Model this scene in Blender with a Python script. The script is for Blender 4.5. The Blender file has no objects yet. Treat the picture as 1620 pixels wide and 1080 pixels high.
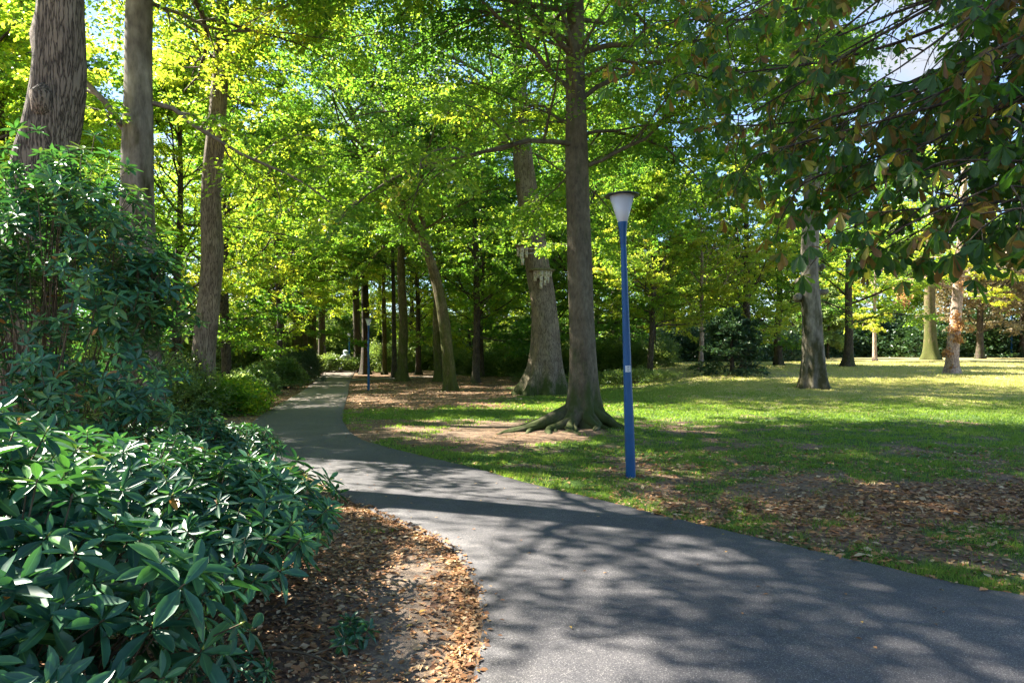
import bpy, math, random
import numpy as np
from mathutils import Vector, Quaternion

# ------------------------------------------------------------------ camera, world, sun, exposure
scene = bpy.context.scene
col = scene.collection
CAMZ = 1.65
cam_d = bpy.data.cameras.new("camera"); cam = bpy.data.objects.new("camera", cam_d); col.objects.link(cam)
cam_d.lens = 24.0; cam_d.sensor_width = 36.0; cam_d.clip_end = 3000; cam_d.clip_start = 0.05
cam_d.shift_y = 30 / 1620.0
cam.location = (0, 0, CAMZ); cam.rotation_euler = (math.radians(90), 0, 0)
scene.camera = cam

SUN_AZ, SUN_EL = math.radians(-66), math.radians(43)          # azimuth from the view axis, left is negative
world = bpy.data.worlds.new("World"); scene.world = world; world.use_nodes = True
wn = world.node_tree.nodes; wl = world.node_tree.links; wn.clear()
sky = wn.new("ShaderNodeTexSky"); sky.sky_type = 'NISHITA'; sky.sun_disc = False
sky.sun_elevation = SUN_EL; sky.sun_rotation = SUN_AZ % (2*math.pi); sky.ozone_density = 4.5; sky.air_density = 1.0; sky.dust_density = 0.3
bg = wn.new("ShaderNodeBackground"); bg.inputs[1].default_value = 0.062
out = wn.new("ShaderNodeOutputWorld")
tc = wn.new("ShaderNodeTexCoord")
mp = wn.new("ShaderNodeMapping"); mp.inputs['Scale'].default_value = (1.0, 1.0, 2.6)
nz = wn.new("ShaderNodeTexNoise"); nz.inputs['Scale'].default_value = 3.0; nz.inputs['Detail'].default_value = 9
nz.inputs['Roughness'].default_value = 0.6
rp = wn.new("ShaderNodeValToRGB"); rp.color_ramp.elements[0].position = 0.49; rp.color_ramp.elements[1].position = 0.66
mx = wn.new("ShaderNodeMixRGB"); mx.inputs[2].default_value = (2.1, 2.25, 2.55, 1)
wl.new(tc.outputs['Generated'], mp.inputs[0]); wl.new(mp.outputs[0], nz.inputs['Vector'])
wl.new(nz.outputs['Fac'], rp.inputs[0]); wl.new(rp.outputs[0], mx.inputs[0])
wl.new(sky.outputs[0], mx.inputs[1]); wl.new(mx.outputs[0], bg.inputs[0]); wl.new(bg.outputs[0], out.inputs[0])

sd = bpy.data.lights.new("sun", 'SUN'); sun = bpy.data.objects.new("sun", sd); col.objects.link(sun)
sd.energy = 5.0; sd.angle = math.radians(0.5); sd.color = (1.0, 0.93, 0.80)
S = Vector((math.sin(SUN_AZ)*math.cos(SUN_EL), math.cos(SUN_AZ)*math.cos(SUN_EL), math.sin(SUN_EL)))
sun.rotation_euler = S.to_track_quat('Z', 'Y').to_euler(); sun.location = (-20, 5, 40)

scene.view_settings.view_transform = 'Standard'; scene.view_settings.look = 'None'
scene.view_settings.exposure = 2.65; scene.view_settings.gamma = 1.0
scene.render.engine = 'CYCLES'
cy = scene.cycles
cy.max_bounces = 9; cy.diffuse_bounces = 6; cy.glossy_bounces = 2; cy.transmission_bounces = 6; cy.transparent_max_bounces = 4
cy.sample_clamp_indirect = 6.0; cy.use_denoising = True
try: cy.denoiser = 'OPENIMAGEDENOISE'
except Exception: pass
cy.caustics_reflective = False; cy.caustics_refractive = False

# ------------------------------------------------------------------ terrain shape and measuring helpers
R = np.random.default_rng(7)
def sstep(a, b, x):
    t = np.clip((x-a)/(b-a), 0, 1); return t*t*(3-2*t)
def vnoise(x, y, seed=0):
    """cheap smooth value noise"""
    x = np.asarray(x, float); y = np.asarray(y, float)
    xi = np.floor(x).astype(int); yi = np.floor(y).astype(int); xf = x-xi; yf = y-yi
    def h(a, b):
        n = (a*374761393 + b*668265263 + seed*982451653) & 0xffffffff
        n = ((n ^ (n >> 13))*1274126177) & 0xffffffff
        return ((n ^ (n >> 16)) & 0xffff)/65535.0
    u = xf*xf*(3-2*xf); v = yf*yf*(3-2*yf)
    return (h(xi, yi)*(1-u)+h(xi+1, yi)*u)*(1-v)+(h(xi, yi+1)*(1-u)+h(xi+1, yi+1)*u)*v
def fbm(x, y, seed=0, o=4):
    s = 0; a = .5; t = 0
    for i in range(o):
        s = s+a*vnoise(x*2**i, y*2**i, seed+i); t += a; a *= .55
    return s/t
def tz(x, y):
    A = np.interp(y, [38, 50, 70, 95, 150, 400], [0, .12, .5, .95, 1.35, 2.0])
    B = np.interp(y, [15, 22, 28, 36, 50, 75, 100, 400], [0, .12, .37, .83, 1.23, 1.95, 2.25, 3.2])
    s = sstep(2.5, 13, np.asarray(x, float))
    return A*(1-s)+B*s
def ground_at(px, py):
    """ground point behind a pixel of the 1620x1080 photograph"""
    ys = np.linspace(2, 300, 12000)
    xs = (px-810)/1080*ys; zr = CAMZ-(py-570)/1080*ys
    d = zr-tz(xs, ys); i = int(np.argmax(d <= 0)) if (d <= 0).any() else len(ys)-1
    return float(xs[i]), float(ys[i]), float(tz(xs[i], ys[i]))
def at(px, py, Y):
    return np.array([(px-810)/1080*Y, Y, CAMZ+(570-py)/1080*Y])

# ------------------------------------------------------------------ mesh helpers
def mesh_np(name, V, polys, mat=None, attrs=None, smooth=False, parent=None, loc=None):
    V = np.asarray(V, np.float32).reshape(-1, 3)
    me = bpy.data.meshes.new(name)
    polys = [np.asarray(p, np.int32) for p in polys if len(p)]
    me.vertices.add(len(V)); me.vertices.foreach_set('co', V.ravel())
    nl = sum(p.size for p in polys); npol = sum(len(p) for p in polys)
    me.loops.add(nl); me.polygons.add(npol)
    me.loops.foreach_set('vertex_index', np.concatenate([p.ravel() for p in polys]))
    tot = np.concatenate([np.full(len(p), p.shape[1], np.int32) for p in polys])
    me.polygons.foreach_set('loop_start', np.concatenate([[0], np.cumsum(tot)[:-1]]).astype(np.int32))
    if attrs:
        for k, v in attrs.items():
            a = me.attributes.new(k, 'FLOAT', 'POINT'); a.data.foreach_set('value', np.asarray(v, np.float32))
    if smooth: me.polygons.foreach_set('use_smooth', np.ones(npol, bool))
    me.update(calc_edges=True)
    if mat: me.materials.append(mat)
    o = bpy.data.objects.new(name, me); col.objects.link(o)
    if parent: o.parent = parent
    if loc is not None: o.location = loc
    return o
class Acc:
    """collects pieces of one mesh"""
    def __init__(s): s.V = []; s.Q = []; s.T = []; s.n = 0; s.A = []; s.Mi = []
    def add(s, V, Q=None, T=None, a=None, mid=None):
        V = np.asarray(V, float).reshape(-1, 3)
        if Q is not None and len(Q): s.Q.append(np.asarray(Q)+s.n)
        if T is not None and len(T): s.T.append(np.asarray(T)+s.n)
        s.V.append(V); s.n += len(V); s.Mi.append(np.zeros(len(V)) if mid is None else mid)
        s.A.append(np.full(len(V), 0.5) if a is None else np.broadcast_to(a, (len(V),)))
    def obj(s, name, mat, parent=None, smooth=False, loc=None, origin=None):
        V = np.concatenate(s.V)
        if origin is not None: V = V-np.asarray(origin)
        P = []
        if s.Q: P.append(np.concatenate(s.Q))
        if s.T: P.append(np.concatenate(s.T))
        return mesh_np(name, V, P, mat, {'rnd': np.concatenate(s.A), 'mid': np.concatenate(s.Mi)} if name in ('foliage', 'crown') and len(s.Mi) else {'rnd': np.concatenate(s.A)}, smooth, parent, loc)
def empty(name, label, cat, loc=(0, 0, 0), group=None):
    o = bpy.data.objects.new(name, None); col.objects.link(o); o.location = loc; o.empty_display_size = .2
    o['label'] = label; o['category'] = cat
    if group: o['group'] = group
    return o
def tag(o, label, cat, group=None):
    o['label'] = label; o['category'] = cat
    if group: o['group'] = group
    return o
def unit(v):
    v = np.asarray(v, float); return v/np.maximum(np.linalg.norm(v, axis=-1, keepdims=True), 1e-9)
def spline(P, n):
    P = np.asarray(P, float); m = len(P)
    Q = np.vstack([2*P[0]-P[1], P, 2*P[-1]-P[-2]]); out = []
    for i in range(m-1):
        a, b, c, d = Q[i:i+4]
        for t in np.arange(n)/n:
            out.append(.5*((2*b)+(c-a)*t+(2*a-5*b+4*c-d)*t*t+(-a+3*b-3*c+d)*t**3))
    out.append(P[-1]); return np.array(out)
def tube(acc, P, r, k=6, rough=0.0, cap=True, a=None, rs=None, lobes=None):
    P = np.asarray(P, float); m = len(P); r = np.broadcast_to(r, (m,))
    T = unit(np.gradient(P, axis=0))
    ref = np.array([1.0, 0, 0]) if abs(T[0][0]) < .8 else np.array([0, 1.0, 0])
    th = np.arange(k)/k*2*math.pi
    U = np.zeros((m, 3)); u = unit(ref-T[0]*ref.dot(T[0]))
    for i in range(m):
        u = unit(u-T[i]*u.dot(T[i])); U[i] = u
    W = np.cross(T, U)
    rr = r[:, None]*np.ones((1, k))
    if lobes is not None: rr = rr*lobes(np.arange(m)[:, None], th[None, :])
    if rough and rs is not None: rr = rr*(1+rough*rs.normal(size=(m, k)))
    V = P[:, None]+rr[..., None]*(np.cos(th)[None, :, None]*U[:, None]+np.sin(th)[None, :, None]*W[:, None])
    i = np.arange(m-1)[:, None]*k; j = np.arange(k)[None]
    q = np.stack([i+j, i+(j+1) % k, i+k+(j+1) % k, i+k+j], -1).reshape(-1, 4)
    V = V.reshape(-1, 3); Tr = None
    if cap:
        V = np.vstack([V, P[-1]+T[-1]*r[-1]*.4]); e = (m-1)*k
        Tr = np.stack([e+np.arange(k), e+(np.arange(k)+1) % k, np.full(k, m*k)], -1)
    acc.add(V, q, Tr, a)
def lathe(acc, prof, k=32, a=None):
    prof = np.asarray(prof, float); m = len(prof); th = np.arange(k)/k*2*math.pi
    V = np.stack([prof[:, 0:1]*np.cos(th), prof[:, 0:1]*np.sin(th), np.repeat(prof[:, 1:2], k, 1)], -1).reshape(-1, 3)
    i = np.arange(m-1)[:, None]*k; j = np.arange(k)[None]
    q = np.stack([i+j, i+(j+1) % k, i+k+(j+1) % k, i+k+j], -1).reshape(-1, 4)
    acc.add(V, q, None, a)
def box(acc, c, s, rz=0.0, a=None, taper=1.0):
    V = np.array([[x, y, z] for z in (-.5, .5) for y in (-.5, .5) for x in (-.5, .5)])*np.asarray(s)
    V[:4, :2] *= taper
    cz, sz = math.cos(rz), math.sin(rz)
    V = np.stack([V[:, 0]*cz-V[:, 1]*sz, V[:, 0]*sz+V[:, 1]*cz, V[:, 2]], -1)+np.asarray(c)
    acc.add(V, [[0, 2, 3, 1], [4, 5, 7, 6], [0, 1, 5, 4], [2, 6, 7, 3], [0, 4, 6, 2], [1, 3, 7, 5]], None, a)

# leaf outlines: (along, across, lift); quads
def leaf_template(kind):
    if kind == 'quad':
        return np.array([[0, 0, 0], [.5, .5, .10], [1, 0, -.06], [.45, -.5, .10]]), np.array([[0, 3, 2, 1]])
    if kind == 'tri2':
        return np.array([[0, 0, 0], [.45, .5, .05], [1, .08, -.05], [.55, -.5, .1]]), np.array([[0, 3, 2, 1]])
    rows = {'lance': [(0, .05), (.15, .22), (.38, .47), (.62, .5), (.84, .30), (1, .0)],
            'obov': [(0, .05), (.25, .17), (.5, .33), (.74, .5), (.9, .36), (1, .03)],
            'curl': [(0, .12), (.42, .5), (1, .03)]}[kind]
    V = []
    for u, w in rows:
        z = -.16*u*u
        V += [[u, w, z+.10*w], [u, 0, z-.05*min(1, w*3)], [u, -w, z+.10*w]]
    q = []
    for i in range(len(rows)-1):
        b = i*3
        q += [[b, b+1, b+4, b+3], [b+1, b+2, b+5, b+4]]
    return np.array(V), np.array(q)
def leaves(acc, P, D, N, L, W, a, kind='quad'):
    """P base points, D axis, N normal, L length, W width, a colour value"""
    if len(P) == 0: return
    T, q = leaf_template(kind)
    D = unit(D); B = unit(np.cross(N, D)); N = np.cross(D, B)
    L = np.broadcast_to(L, (len(P),)); W = np.broadcast_to(W, (len(P),))
    V = P[:, None]+T[None, :, 0:1]*(D*L[:, None])[:, None]+T[None, :, 1:2]*(B*W[:, None])[:, None]+T[None, :, 2:3]*(N*L[:, None])[:, None]
    n, k = len(P), len(T)
    Q = (q[None]+(np.arange(n)*k)[:, None, None]).reshape(-1, q.shape[1])
    acc.add(V.reshape(-1, 3), Q, None, np.repeat(a, k), np.tile((np.abs(T[:, 1]) < 1e-6)*1.0, n) if k > 6 else None)

# ------------------------------------------------------------------ materials
def nodes(name):
    m = bpy.data.materials.new(name); m.use_nodes = True
    nt = m.node_tree; nt.nodes.clear()
    o = nt.nodes.new("ShaderNodeOutputMaterial"); return m, nt, o
def N(nt, t, **kw):
    n = nt.nodes.new(t)
    for k, v in kw.items():
        if k in n.inputs.keys(): n.inputs[k].default_value = v
        else: setattr(n, k, v)
    return n
def ramp(nt, stops):
    r = nt.nodes.new("ShaderNodeValToRGB"); e = r.color_ramp.elements
    while len(e) > 1: e.remove(e[-1])
    e[0].position = stops[0][0]; e[0].color = (*stops[0][1], 1)
    for p, c in stops[1:]:
        x = e.new(p); x.color = (*c, 1)
    return r
def mix(nt, f, a, b, mode='MIX'):
    m = nt.nodes.new("ShaderNodeMixRGB"); m.blend_type = mode
    for i, v in enumerate((f, a, b)):
        if hasattr(v, 'links') or hasattr(v, 'is_output'): nt.links.new(v, m.inputs[i])
        elif i == 0: m.inputs[0].default_value = v
        else: m.inputs[i].default_value = (*v, 1)
    return m.outputs[0]
def leaf_mat(name, stops, tstops, trans=.42, rough=.42, spec=.45, noise=0.0):
    m, nt, o = nodes(name)
    at_ = N(nt, "ShaderNodeAttribute", attribute_name='rnd')
    r = ramp(nt, stops); nt.links.new(at_.outputs['Fac'], r.inputs[0])
    t = ramp(nt, tstops); nt.links.new(at_.outputs['Fac'], t.inputs[0])
    c = r.outputs[0]
    if noise:
        am = N(nt, "ShaderNodeAttribute", attribute_name='mid'); rm = ramp(nt, [(.86, (0, 0, 0)), (.95, (1, 1, 1))]); nt.links.new(am.outputs['Fac'], rm.inputs[0])
        lt = mix(nt, 1.0, c, (1.9, 1.7, 1.3), 'MULTIPLY'); c = mix(nt, rm.outputs[0], c, mix(nt, 1.0, lt, (.02, .03, .008), 'ADD'))
        g = N(nt, "ShaderNodeTexCoord"); nn = N(nt, "ShaderNodeTexNoise", Scale=30.0, Detail=3.0)
        nt.links.new(g.outputs['Object'], nn.inputs['Vector'])
        rr = ramp(nt, [(.4, (1, 1, 1)), (.7, (1-noise, 1-noise*.8, 1-noise))]); nt.links.new(nn.outputs['Fac'], rr.inputs[0])
        c = mix(nt, 1.0, c, rr.outputs[0], 'MULTIPLY')
    p = N(nt, "ShaderNodeBsdfPrincipled", Roughness=rough); p.inputs['Specular IOR Level'].default_value = spec
    nt.links.new(c, p.inputs['Base Color'])
    tb = N(nt, "ShaderNodeBsdfTranslucent"); nt.links.new(t.outputs[0], tb.inputs['Color'])
    ms = N(nt, "ShaderNodeMixShader"); ms.inputs[0].default_value = trans
    nt.links.new(p.outputs[0], ms.inputs[1]); nt.links.new(tb.outputs[0], ms.inputs[2]); nt.links.new(ms.outputs[0], o.inputs[0])
    return m
M = {}
G = lambda *a: a
M['beech'] = leaf_mat('beech_foliage', [(0, (.022, .06, .02)), (.45, (.055, .125, .028)), (.8, (.10, .18, .03)), (.93, (.2, .2, .03)), (1, (.25, .12, .04))],
                      [(0, (.09, .26, .03)), (.35, (.18, .42, .035)), (.6, (.38, .62, .04)), (.85, (.70, .78, .05)), (1, (.75, .5, .06))], .50)
M['linden'] = leaf_mat('linden_foliage', [(0, (.035, .085, .02)), (.4, (.07, .15, .025)), (.75, (.15, .22, .03)), (.92, (.32, .30, .03)), (1, (.4, .25, .04))],
                       [(0, (.12, .32, .03)), (.35, (.30, .56, .04)), (.7, (.68, .78, .05)), (1, (.95, .70, .05))], .6)
M['maple'] = leaf_mat('maple_foliage', [(0, (.06, .13, .025)), (.4, (.13, .23, .035)), (.7, (.27, .33, .045)), (.9, (.42, .34, .04)), (1, (.45, .22, .06))],
                      [(0, (.2, .45, .04)), (.4, (.42, .66, .05)), (.75, (.80, .78, .06)), (1, (.9, .55, .08))], .5)
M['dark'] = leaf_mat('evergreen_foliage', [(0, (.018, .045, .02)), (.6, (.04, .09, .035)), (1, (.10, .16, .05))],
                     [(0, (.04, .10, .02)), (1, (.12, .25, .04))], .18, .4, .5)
M['shrub'] = leaf_mat('shrub_foliage', [(0, (.045, .095, .03)), (.5, (.10, .17, .05)), (1, (.20, .26, .08))],
                      [(0, (.2, .35, .05)), (1, (.5, .6, .1))], .35, .4, .5)
M['brown'] = leaf_mat('browning_foliage', [(0, (.11, .12, .07)), (.5, (.20, .18, .12)), (.8, (.27, .21, .15)), (1, (.30, .17, .10))],
                      [(0, (.3, .3, .1)), (1, (.6, .35, .15))], .35)
M['grey'] = leaf_mat('weeping_foliage', [(0, (.10, .16, .06)), (1, (.22, .30, .12))], [(0, (.3, .5, .1)), (1, (.6, .7, .2))], .4)
M['dead'] = leaf_mat('withered_leaf', [(0, (.22, .11, .05)), (.5, (.42, .22, .09)), (1, (.5, .32, .14))], [(0, (.5, .22, .08)), (1, (.7, .4, .12))], .3, .7, .2)
M['rhodo'] = leaf_mat('rhododendron_leaf', [(0, (.014, .055, .034)), (.45, (.026, .10, .056)), (.75, (.05, .15, .065)), (.9, (.10, .23, .06)), (.95, (.16, .26, .06)), (1, (.35, .15, .03))],
                      [(0, (.03, .15, .04)), (.9, (.14, .42, .05)), (1, (.5, .3, .05))], .17, .40, .45, .3)
M['chest'] = leaf_mat('chestnut_leaf', [(0, (.022, .055, .018)), (.60, (.042, .088, .024)), (.70, (.09, .11, .025)), (.77, (.14, .065, .025)), (.93, (.19, .08, .035)), (1, (.34, .34, .05))],
                      [(0, (.10, .28, .02)), (.6, (.24, .48, .03)), (.75, (.45, .2, .04)), (1, (.8, .8, .08))], .45, .5, .35, .5)
M['bud'] = leaf_mat('rhododendron_bud', [(0, (.25, .32, .05)), (1, (.38, .42, .08))], [(0, (.3, .4, .05)), (1, (.4, .5, .1))], .2)
M['grassb'] = leaf_mat('grass_blade', [(0, (.05, .075, .02)), (.5, (.085, .14, .028)), (.75, (.17, .21, .045)), (1, (.44, .38, .17))],
                       [(0, (.2, .4, .03)), (.6, (.4, .6, .05)), (1, (.6, .6, .15))], .42, .5, .3)
M['litter'] = leaf_mat('fallen_leaf', [(0, (.09, .05, .03)), (.3, (.22, .10, .045)), (.55, (.36, .18, .075)), (.75, (.42, .28, .15)), (.9, (.52, .40, .25)), (.96, (.42, .24, .05)), (1, (.16, .20, .05))],
                       [(0, (.2, .1, .04)), (1, (.5, .3, .1))], .12, .65, .25)

def bark_mat(name, c1, c2, sx, sz, bump, moss=0.0, mossz=1.5, ridge=True, mosscol=(.055, .075, .015), lichen=0.0):
    m, nt, o = nodes(name)
    g = N(nt, "ShaderNodeTexCoord"); mp = N(nt, "ShaderNodeMapping"); mp.inputs['Scale'].default_value = (sx, sx, sz)
    nt.links.new(g.outputs['Object'], mp.inputs[0])
    wz = N(nt, "ShaderNodeTexNoise", Scale=.8, Detail=4.0)
    nt.links.new(mp.outputs[0], wz.inputs['Vector'])
    wrp = mix(nt, .25, mp.outputs[0], wz.outputs['Color'], 'ADD')
    if ridge:
        v = N(nt, "ShaderNodeTexNoise", Scale=1.0, Detail=3.0, Roughness=.55)
        nt.links.new(wrp, v.inputs['Vector'])
        s1 = N(nt, "ShaderNodeMath", operation='SUBTRACT'); nt.links.new(v.outputs['Fac'], s1.inputs[0]); s1.inputs[1].default_value = .5
        s2 = N(nt, "ShaderNodeMath", operation='ABSOLUTE'); nt.links.new(s1.outputs[0], s2.inputs[0])
        rr = ramp(nt, [(0, (0, 0, 0)), (.085, (1, 1, 1))]); nt.links.new(s2.outputs[0], rr.inputs[0])
        h = rr.outputs[0]
        n2 = N(nt, "ShaderNodeTexNoise", Scale=3.0, Detail=8.0, Roughness=.7); nt.links.new(mp.outputs[0], n2.inputs['Vector'])
        hh = mix(nt, .5, h, n2.outputs['Fac'])
    else:
        n2 = N(nt, "ShaderNodeTexNoise", Scale=1.0, Detail=9.0, Roughness=.65); nt.links.new(wrp, n2.inputs['Vector'])
        hh = n2.outputs['Fac']
    cr = ramp(nt, [(.25, c1), (.7, c2)]); nt.links.new(hh, cr.inputs[0])
    big = N(nt, "ShaderNodeTexNoise", Scale=1.7, Detail=5.0); nt.links.new(g.outputs['Object'], big.inputs['Vector'])
    br = ramp(nt, [(.32, (.55, .52, .5)), (.7, (1.15, 1.15, 1.1))]); nt.links.new(big.outputs['Fac'], br.inputs[0])
    c = mix(nt, .8, cr.outputs[0], br.outputs[0], 'MULTIPLY')
    if moss:
        sp = N(nt, "ShaderNodeSeparateXYZ"); nt.links.new(g.outputs['Object'], sp.inputs[0])
        mr = N(nt, "ShaderNodeMapRange"); mr.inputs['From Min'].default_value = 0.0; mr.inputs['From Max'].default_value = mossz
        mr.inputs['To Min'].default_value = moss; mr.inputs['To Max'].default_value = moss*.3
        nt.links.new(sp.outputs['Z'], mr.inputs['Value'])
        mn = N(nt, "ShaderNodeTexNoise", Scale=3.2, Detail=7.0, Roughness=.6)
        m3 = N(nt, "ShaderNodeMapping"); m3.inputs['Scale'].default_value = (1, 1, .35); nt.links.new(g.outputs['Object'], m3.inputs[0])
        nt.links.new(m3.outputs[0], mn.inputs['Vector'])
        ad = N(nt, "ShaderNodeMath", operation='ADD'); nt.links.new(mn.outputs['Fac'], ad.inputs[0]); nt.links.new(mr.outputs[0], ad.inputs[1])
        rr2 = ramp(nt, [(.72, (0, 0, 0)), (.95, (1, 1, 1))]); nt.links.new(ad.outputs[0], rr2.inputs[0])
        mc = mix(nt, hh, tuple(x*.4 for x in mosscol), mosscol)
        c = mix(nt, rr2.outputs[0], c, mc)
    p = N(nt, "ShaderNodeBsdfPrincipled", Roughness=.85); p.inputs['Specular IOR Level'].default_value = .25
    nt.links.new(c, p.inputs['Base Color'])
    b = N(nt, "ShaderNodeBump", Strength=bump, Distance=.03); nt.links.new(hh, b.inputs['Height']); nt.links.new(b.outputs[0], p.inputs['Normal'])
    nt.links.new(p.outputs[0], o.inputs[0])
    return m
M['oakbark'] = bark_mat('oak_bark', (.035, .026, .02), (.22, .175, .14), 22, 2.6, 1.0)
M['beechbark'] = bark_mat('beech_bark', (.055, .045, .03), (.165, .14, .095), 13, 6, .9, .45, 2.2, False)
M['ridgebark'] = bark_mat('ridged_bark', (.07, .05, .035), (.24, .19, .14), 24, 3.0, .8, .5, 1.4)
M['mossbark'] = bark_mat('mossy_bark', (.05, .04, .02), (.19, .145, .08), 18, 3.5, .5, .5, 8, True, (.09, .10, .02))
M['darkbark'] = bark_mat('dark_bark', (.025, .02, .015), (.09, .07, .05), 10, 3, .5, .3, 3)
M['greybark'] = bark_mat('grey_bark', (.08, .065, .05), (.30, .27, .23), 7, 2.5, .45, .42, 9, False, (.06, .055, .02))
M['pinkbark'] = bark_mat('pink_bark', (.2, .14, .11), (.45, .34, .28), 9, 5, .6, 0)
M['twig'] = bark_mat('twig_bark', (.06, .045, .03), (.15, .12, .08), 20, 20, .2, 0, 1, False)

def flat_mat(name, colr, rough=.5, metal=0.0, spec=.5, var=.0, vs=8.0):
    m, nt, o = nodes(name)
    p = N(nt, "ShaderNodeBsdfPrincipled", Roughness=rough, Metallic=metal); p.inputs['Specular IOR Level'].default_value = spec
    if var:
        g = N(nt, "ShaderNodeTexCoord"); n = N(nt, "ShaderNodeTexNoise", Scale=vs, Detail=6.0); nt.links.new(g.outputs['Object'], n.inputs['Vector'])
        r = ramp(nt, [(.3, tuple(c*(1-var) for c in colr)), (.7, tuple(min(1, c*(1+var*.5)) for c in colr))]); nt.links.new(n.outputs['Fac'], r.inputs[0])
        nt.links.new(r.outputs[0], p.inputs['Base Color'])
    else: p.inputs['Base Color'].default_value = (*colr, 1)
    nt.links.new(p.outputs[0], o.inputs[0]); return m

# ------------------------------------------------------------------ path outline (left and right edge, metres)
g3 = lambda a, b: ground_at(a, b)[:2]
PL = [(9, -7), (1.5, -3.2), (-.1, 0), (-.2, 2.2), (-.19, 3.49), (-.187, 4.29), (-.273, 5.09), (-.55, 6.1), (-1.09, 6.91), (-1.86, 8.03), (-3.3, 10.5),
      (-4.4, 12.4), (-5.43, 14.85), (-6.6, 17.4), (-7.3, 19.6), (-8.7, 25.5), (-11, 35.6), g3(503, 598), g3(520, 584), g3(537, 578), g3(546, 575)]
PR = [(14, -2), (7.8, 2.1), (5.2, 3.7), (3.58, 4.78), (2.91, 5.52), (2.4, 6.19), (1.76, 7.04), (1.09, 7.99), (.17, 9.23), (-.48, 10.3), (-1.62, 11.88),
      (-2.59, 13.3), (-3.41, 14.85), (-4.5, 18.2), (-5.2, 21), (-6.25, 25.5), (-8.3, 34.5), g3(553, 605), g3(562, 588), g3(566, 580), g3(570, 576)]
EL = spline(np.array(PL), 14); ER = spline(np.array(PR), 14)
wob = lambda E, s: E+0.022*np.stack([fbm(E[:, 1]*3, E[:, 0]*3, s)-.5, fbm(E[:, 0]*3, E[:, 1]*3, s+9)-.5], -1)*2
EL = wob(EL, 3); ER = wob(ER, 5)
rw = np.random.default_rng(8); EL[:, 0] += rw.normal(size=len(EL))*.006; ER[:, 1] += rw.normal(size=len(ER))*.010
CL = (EL+ER)/2; HW = np.linalg.norm(ER-EL, axis=1)/2; TG = unit(np.gradient(CL, axis=0))
def path_dist(x, y):
    """signed distance to the path edge and which side (+1 right, -1 left)"""
    x = np.asarray(x, float); sh = x.shape; x = x.ravel(); y = np.asarray(y, float).ravel()
    D = np.empty(len(x)); Sd = np.empty(len(x))
    for s in range(0, len(x), 40000):
        xs = x[s:s+40000, None]; ys = y[s:s+40000, None]
        d = np.hypot(xs-CL[None, :, 0], ys-CL[None, :, 1])-HW[None]
        i = d.argmin(1); D[s:s+40000] = d[np.arange(len(i)), i]
        # exact distances to the two edge curves near that station
        dl = np.hypot(xs-EL[None, :, 0], ys-EL[None, :, 1]); dr = np.hypot(xs-ER[None, :, 0], ys-ER[None, :, 1])
        vx = xs[:, 0]-CL[i, 0]; vy = ys[:, 0]-CL[i, 1]
        sd = np.sign(vx*TG[i, 1]-vy*TG[i, 0]); il = dl.argmin(1); ir = dr.argmin(1)
        tl = unit(np.gradient(EL, axis=0)); tr = unit(np.gradient(ER, axis=0))
        ol = -((xs[:, 0]-EL[il, 0])*tl[il, 1]-(ys[:, 0]-EL[il, 1])*tl[il, 0])
        orr = ((xs[:, 0]-ER[ir, 0])*tr[ir, 1]-(ys[:, 0]-ER[ir, 1])*tr[ir, 0])
        outl = np.where(ol > 0, dl.min(1), -dl.min(1)); outr = np.where(orr > 0, dr.min(1), -dr.min(1))
        near_l = dl.min(1) < dr.min(1)
        D[s:s+40000] = np.where(near_l, outl, outr); Sd[s:s+40000] = np.where(near_l, -1, 1)
    return D.reshape(sh), Sd.reshape(sh)
def zones(x, y, d, sd):
    """grass, litter and dryness 0..1"""
    n1 = fbm(x*.45, y*.45, 21); n2 = fbm(x*1.6, y*1.6, 31, 3)
    right = sd > 0
    n3 = fbm(x*4.5, y*4.5, 131, 3)
    g = np.where(right, .62, .06)+(n1-.5)*.8+(n2-.5)*.95+(n3-.5)*.75*sstep(30, 15, y)
    g = g-.60*np.exp(-(((x-.9)/2.2)**2+((y-15.8)/1.5)**2))-.15*np.exp(-(((x+1)/2.2)**2+((y-14.5)/1.2)**2))   # trodden soil by the rooty tree
    g = g-.6*np.exp(-(((x-4.9)/1.9)**2+((y-7.6)/1.3)**2))-.35*np.exp(-(((x-2.2)/1.6)**2+((y-10.4)/.8)**2))-.3*np.exp(-(((x-8)/3)**2+((y-9)/2)**2))
    g = g+.22*np.exp(-(d/.4)**2)*(y < 14)-.24*np.exp(-(((x+2.5)/4)**2+((y-17)/4)**2))-.25*np.exp(-(d/1.6)**2)*sstep(11, 15, y)
    wood = sstep(4, -3, x)*sstep(20, 27, y)
    g = g-.75*wood
    g = g+.35*sstep(17, 21, y)*(1-wood)
    g = np.where(right, g, g+.3*sstep(18, 26, y)*sstep(6, 2, d)*0)
    g = np.clip(g, 0, 1)
    l = np.where(right, .16, .75)+(fbm(x*.8+9, y*.8, 55, 3)-.5)*.9
    l = l+.6*wood+.55*np.exp(-(((x-5.2)/2.4)**2+((y-7.6)/1.6)**2))+.2*np.exp(-(d/.35)**2)
    l = l-.55*np.exp(-(((x+.75)/.25)**2+((y-5.3)/.8)**2))*(sd < 0)-.5*np.exp(-(((x+.62)/.2)**2+((y-3.9)/.35)**2))*(sd < 0)
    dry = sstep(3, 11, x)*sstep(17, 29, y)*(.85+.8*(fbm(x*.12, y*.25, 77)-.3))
    return g, np.clip(l, 0, 1), np.clip(dry, 0, 1)

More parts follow.
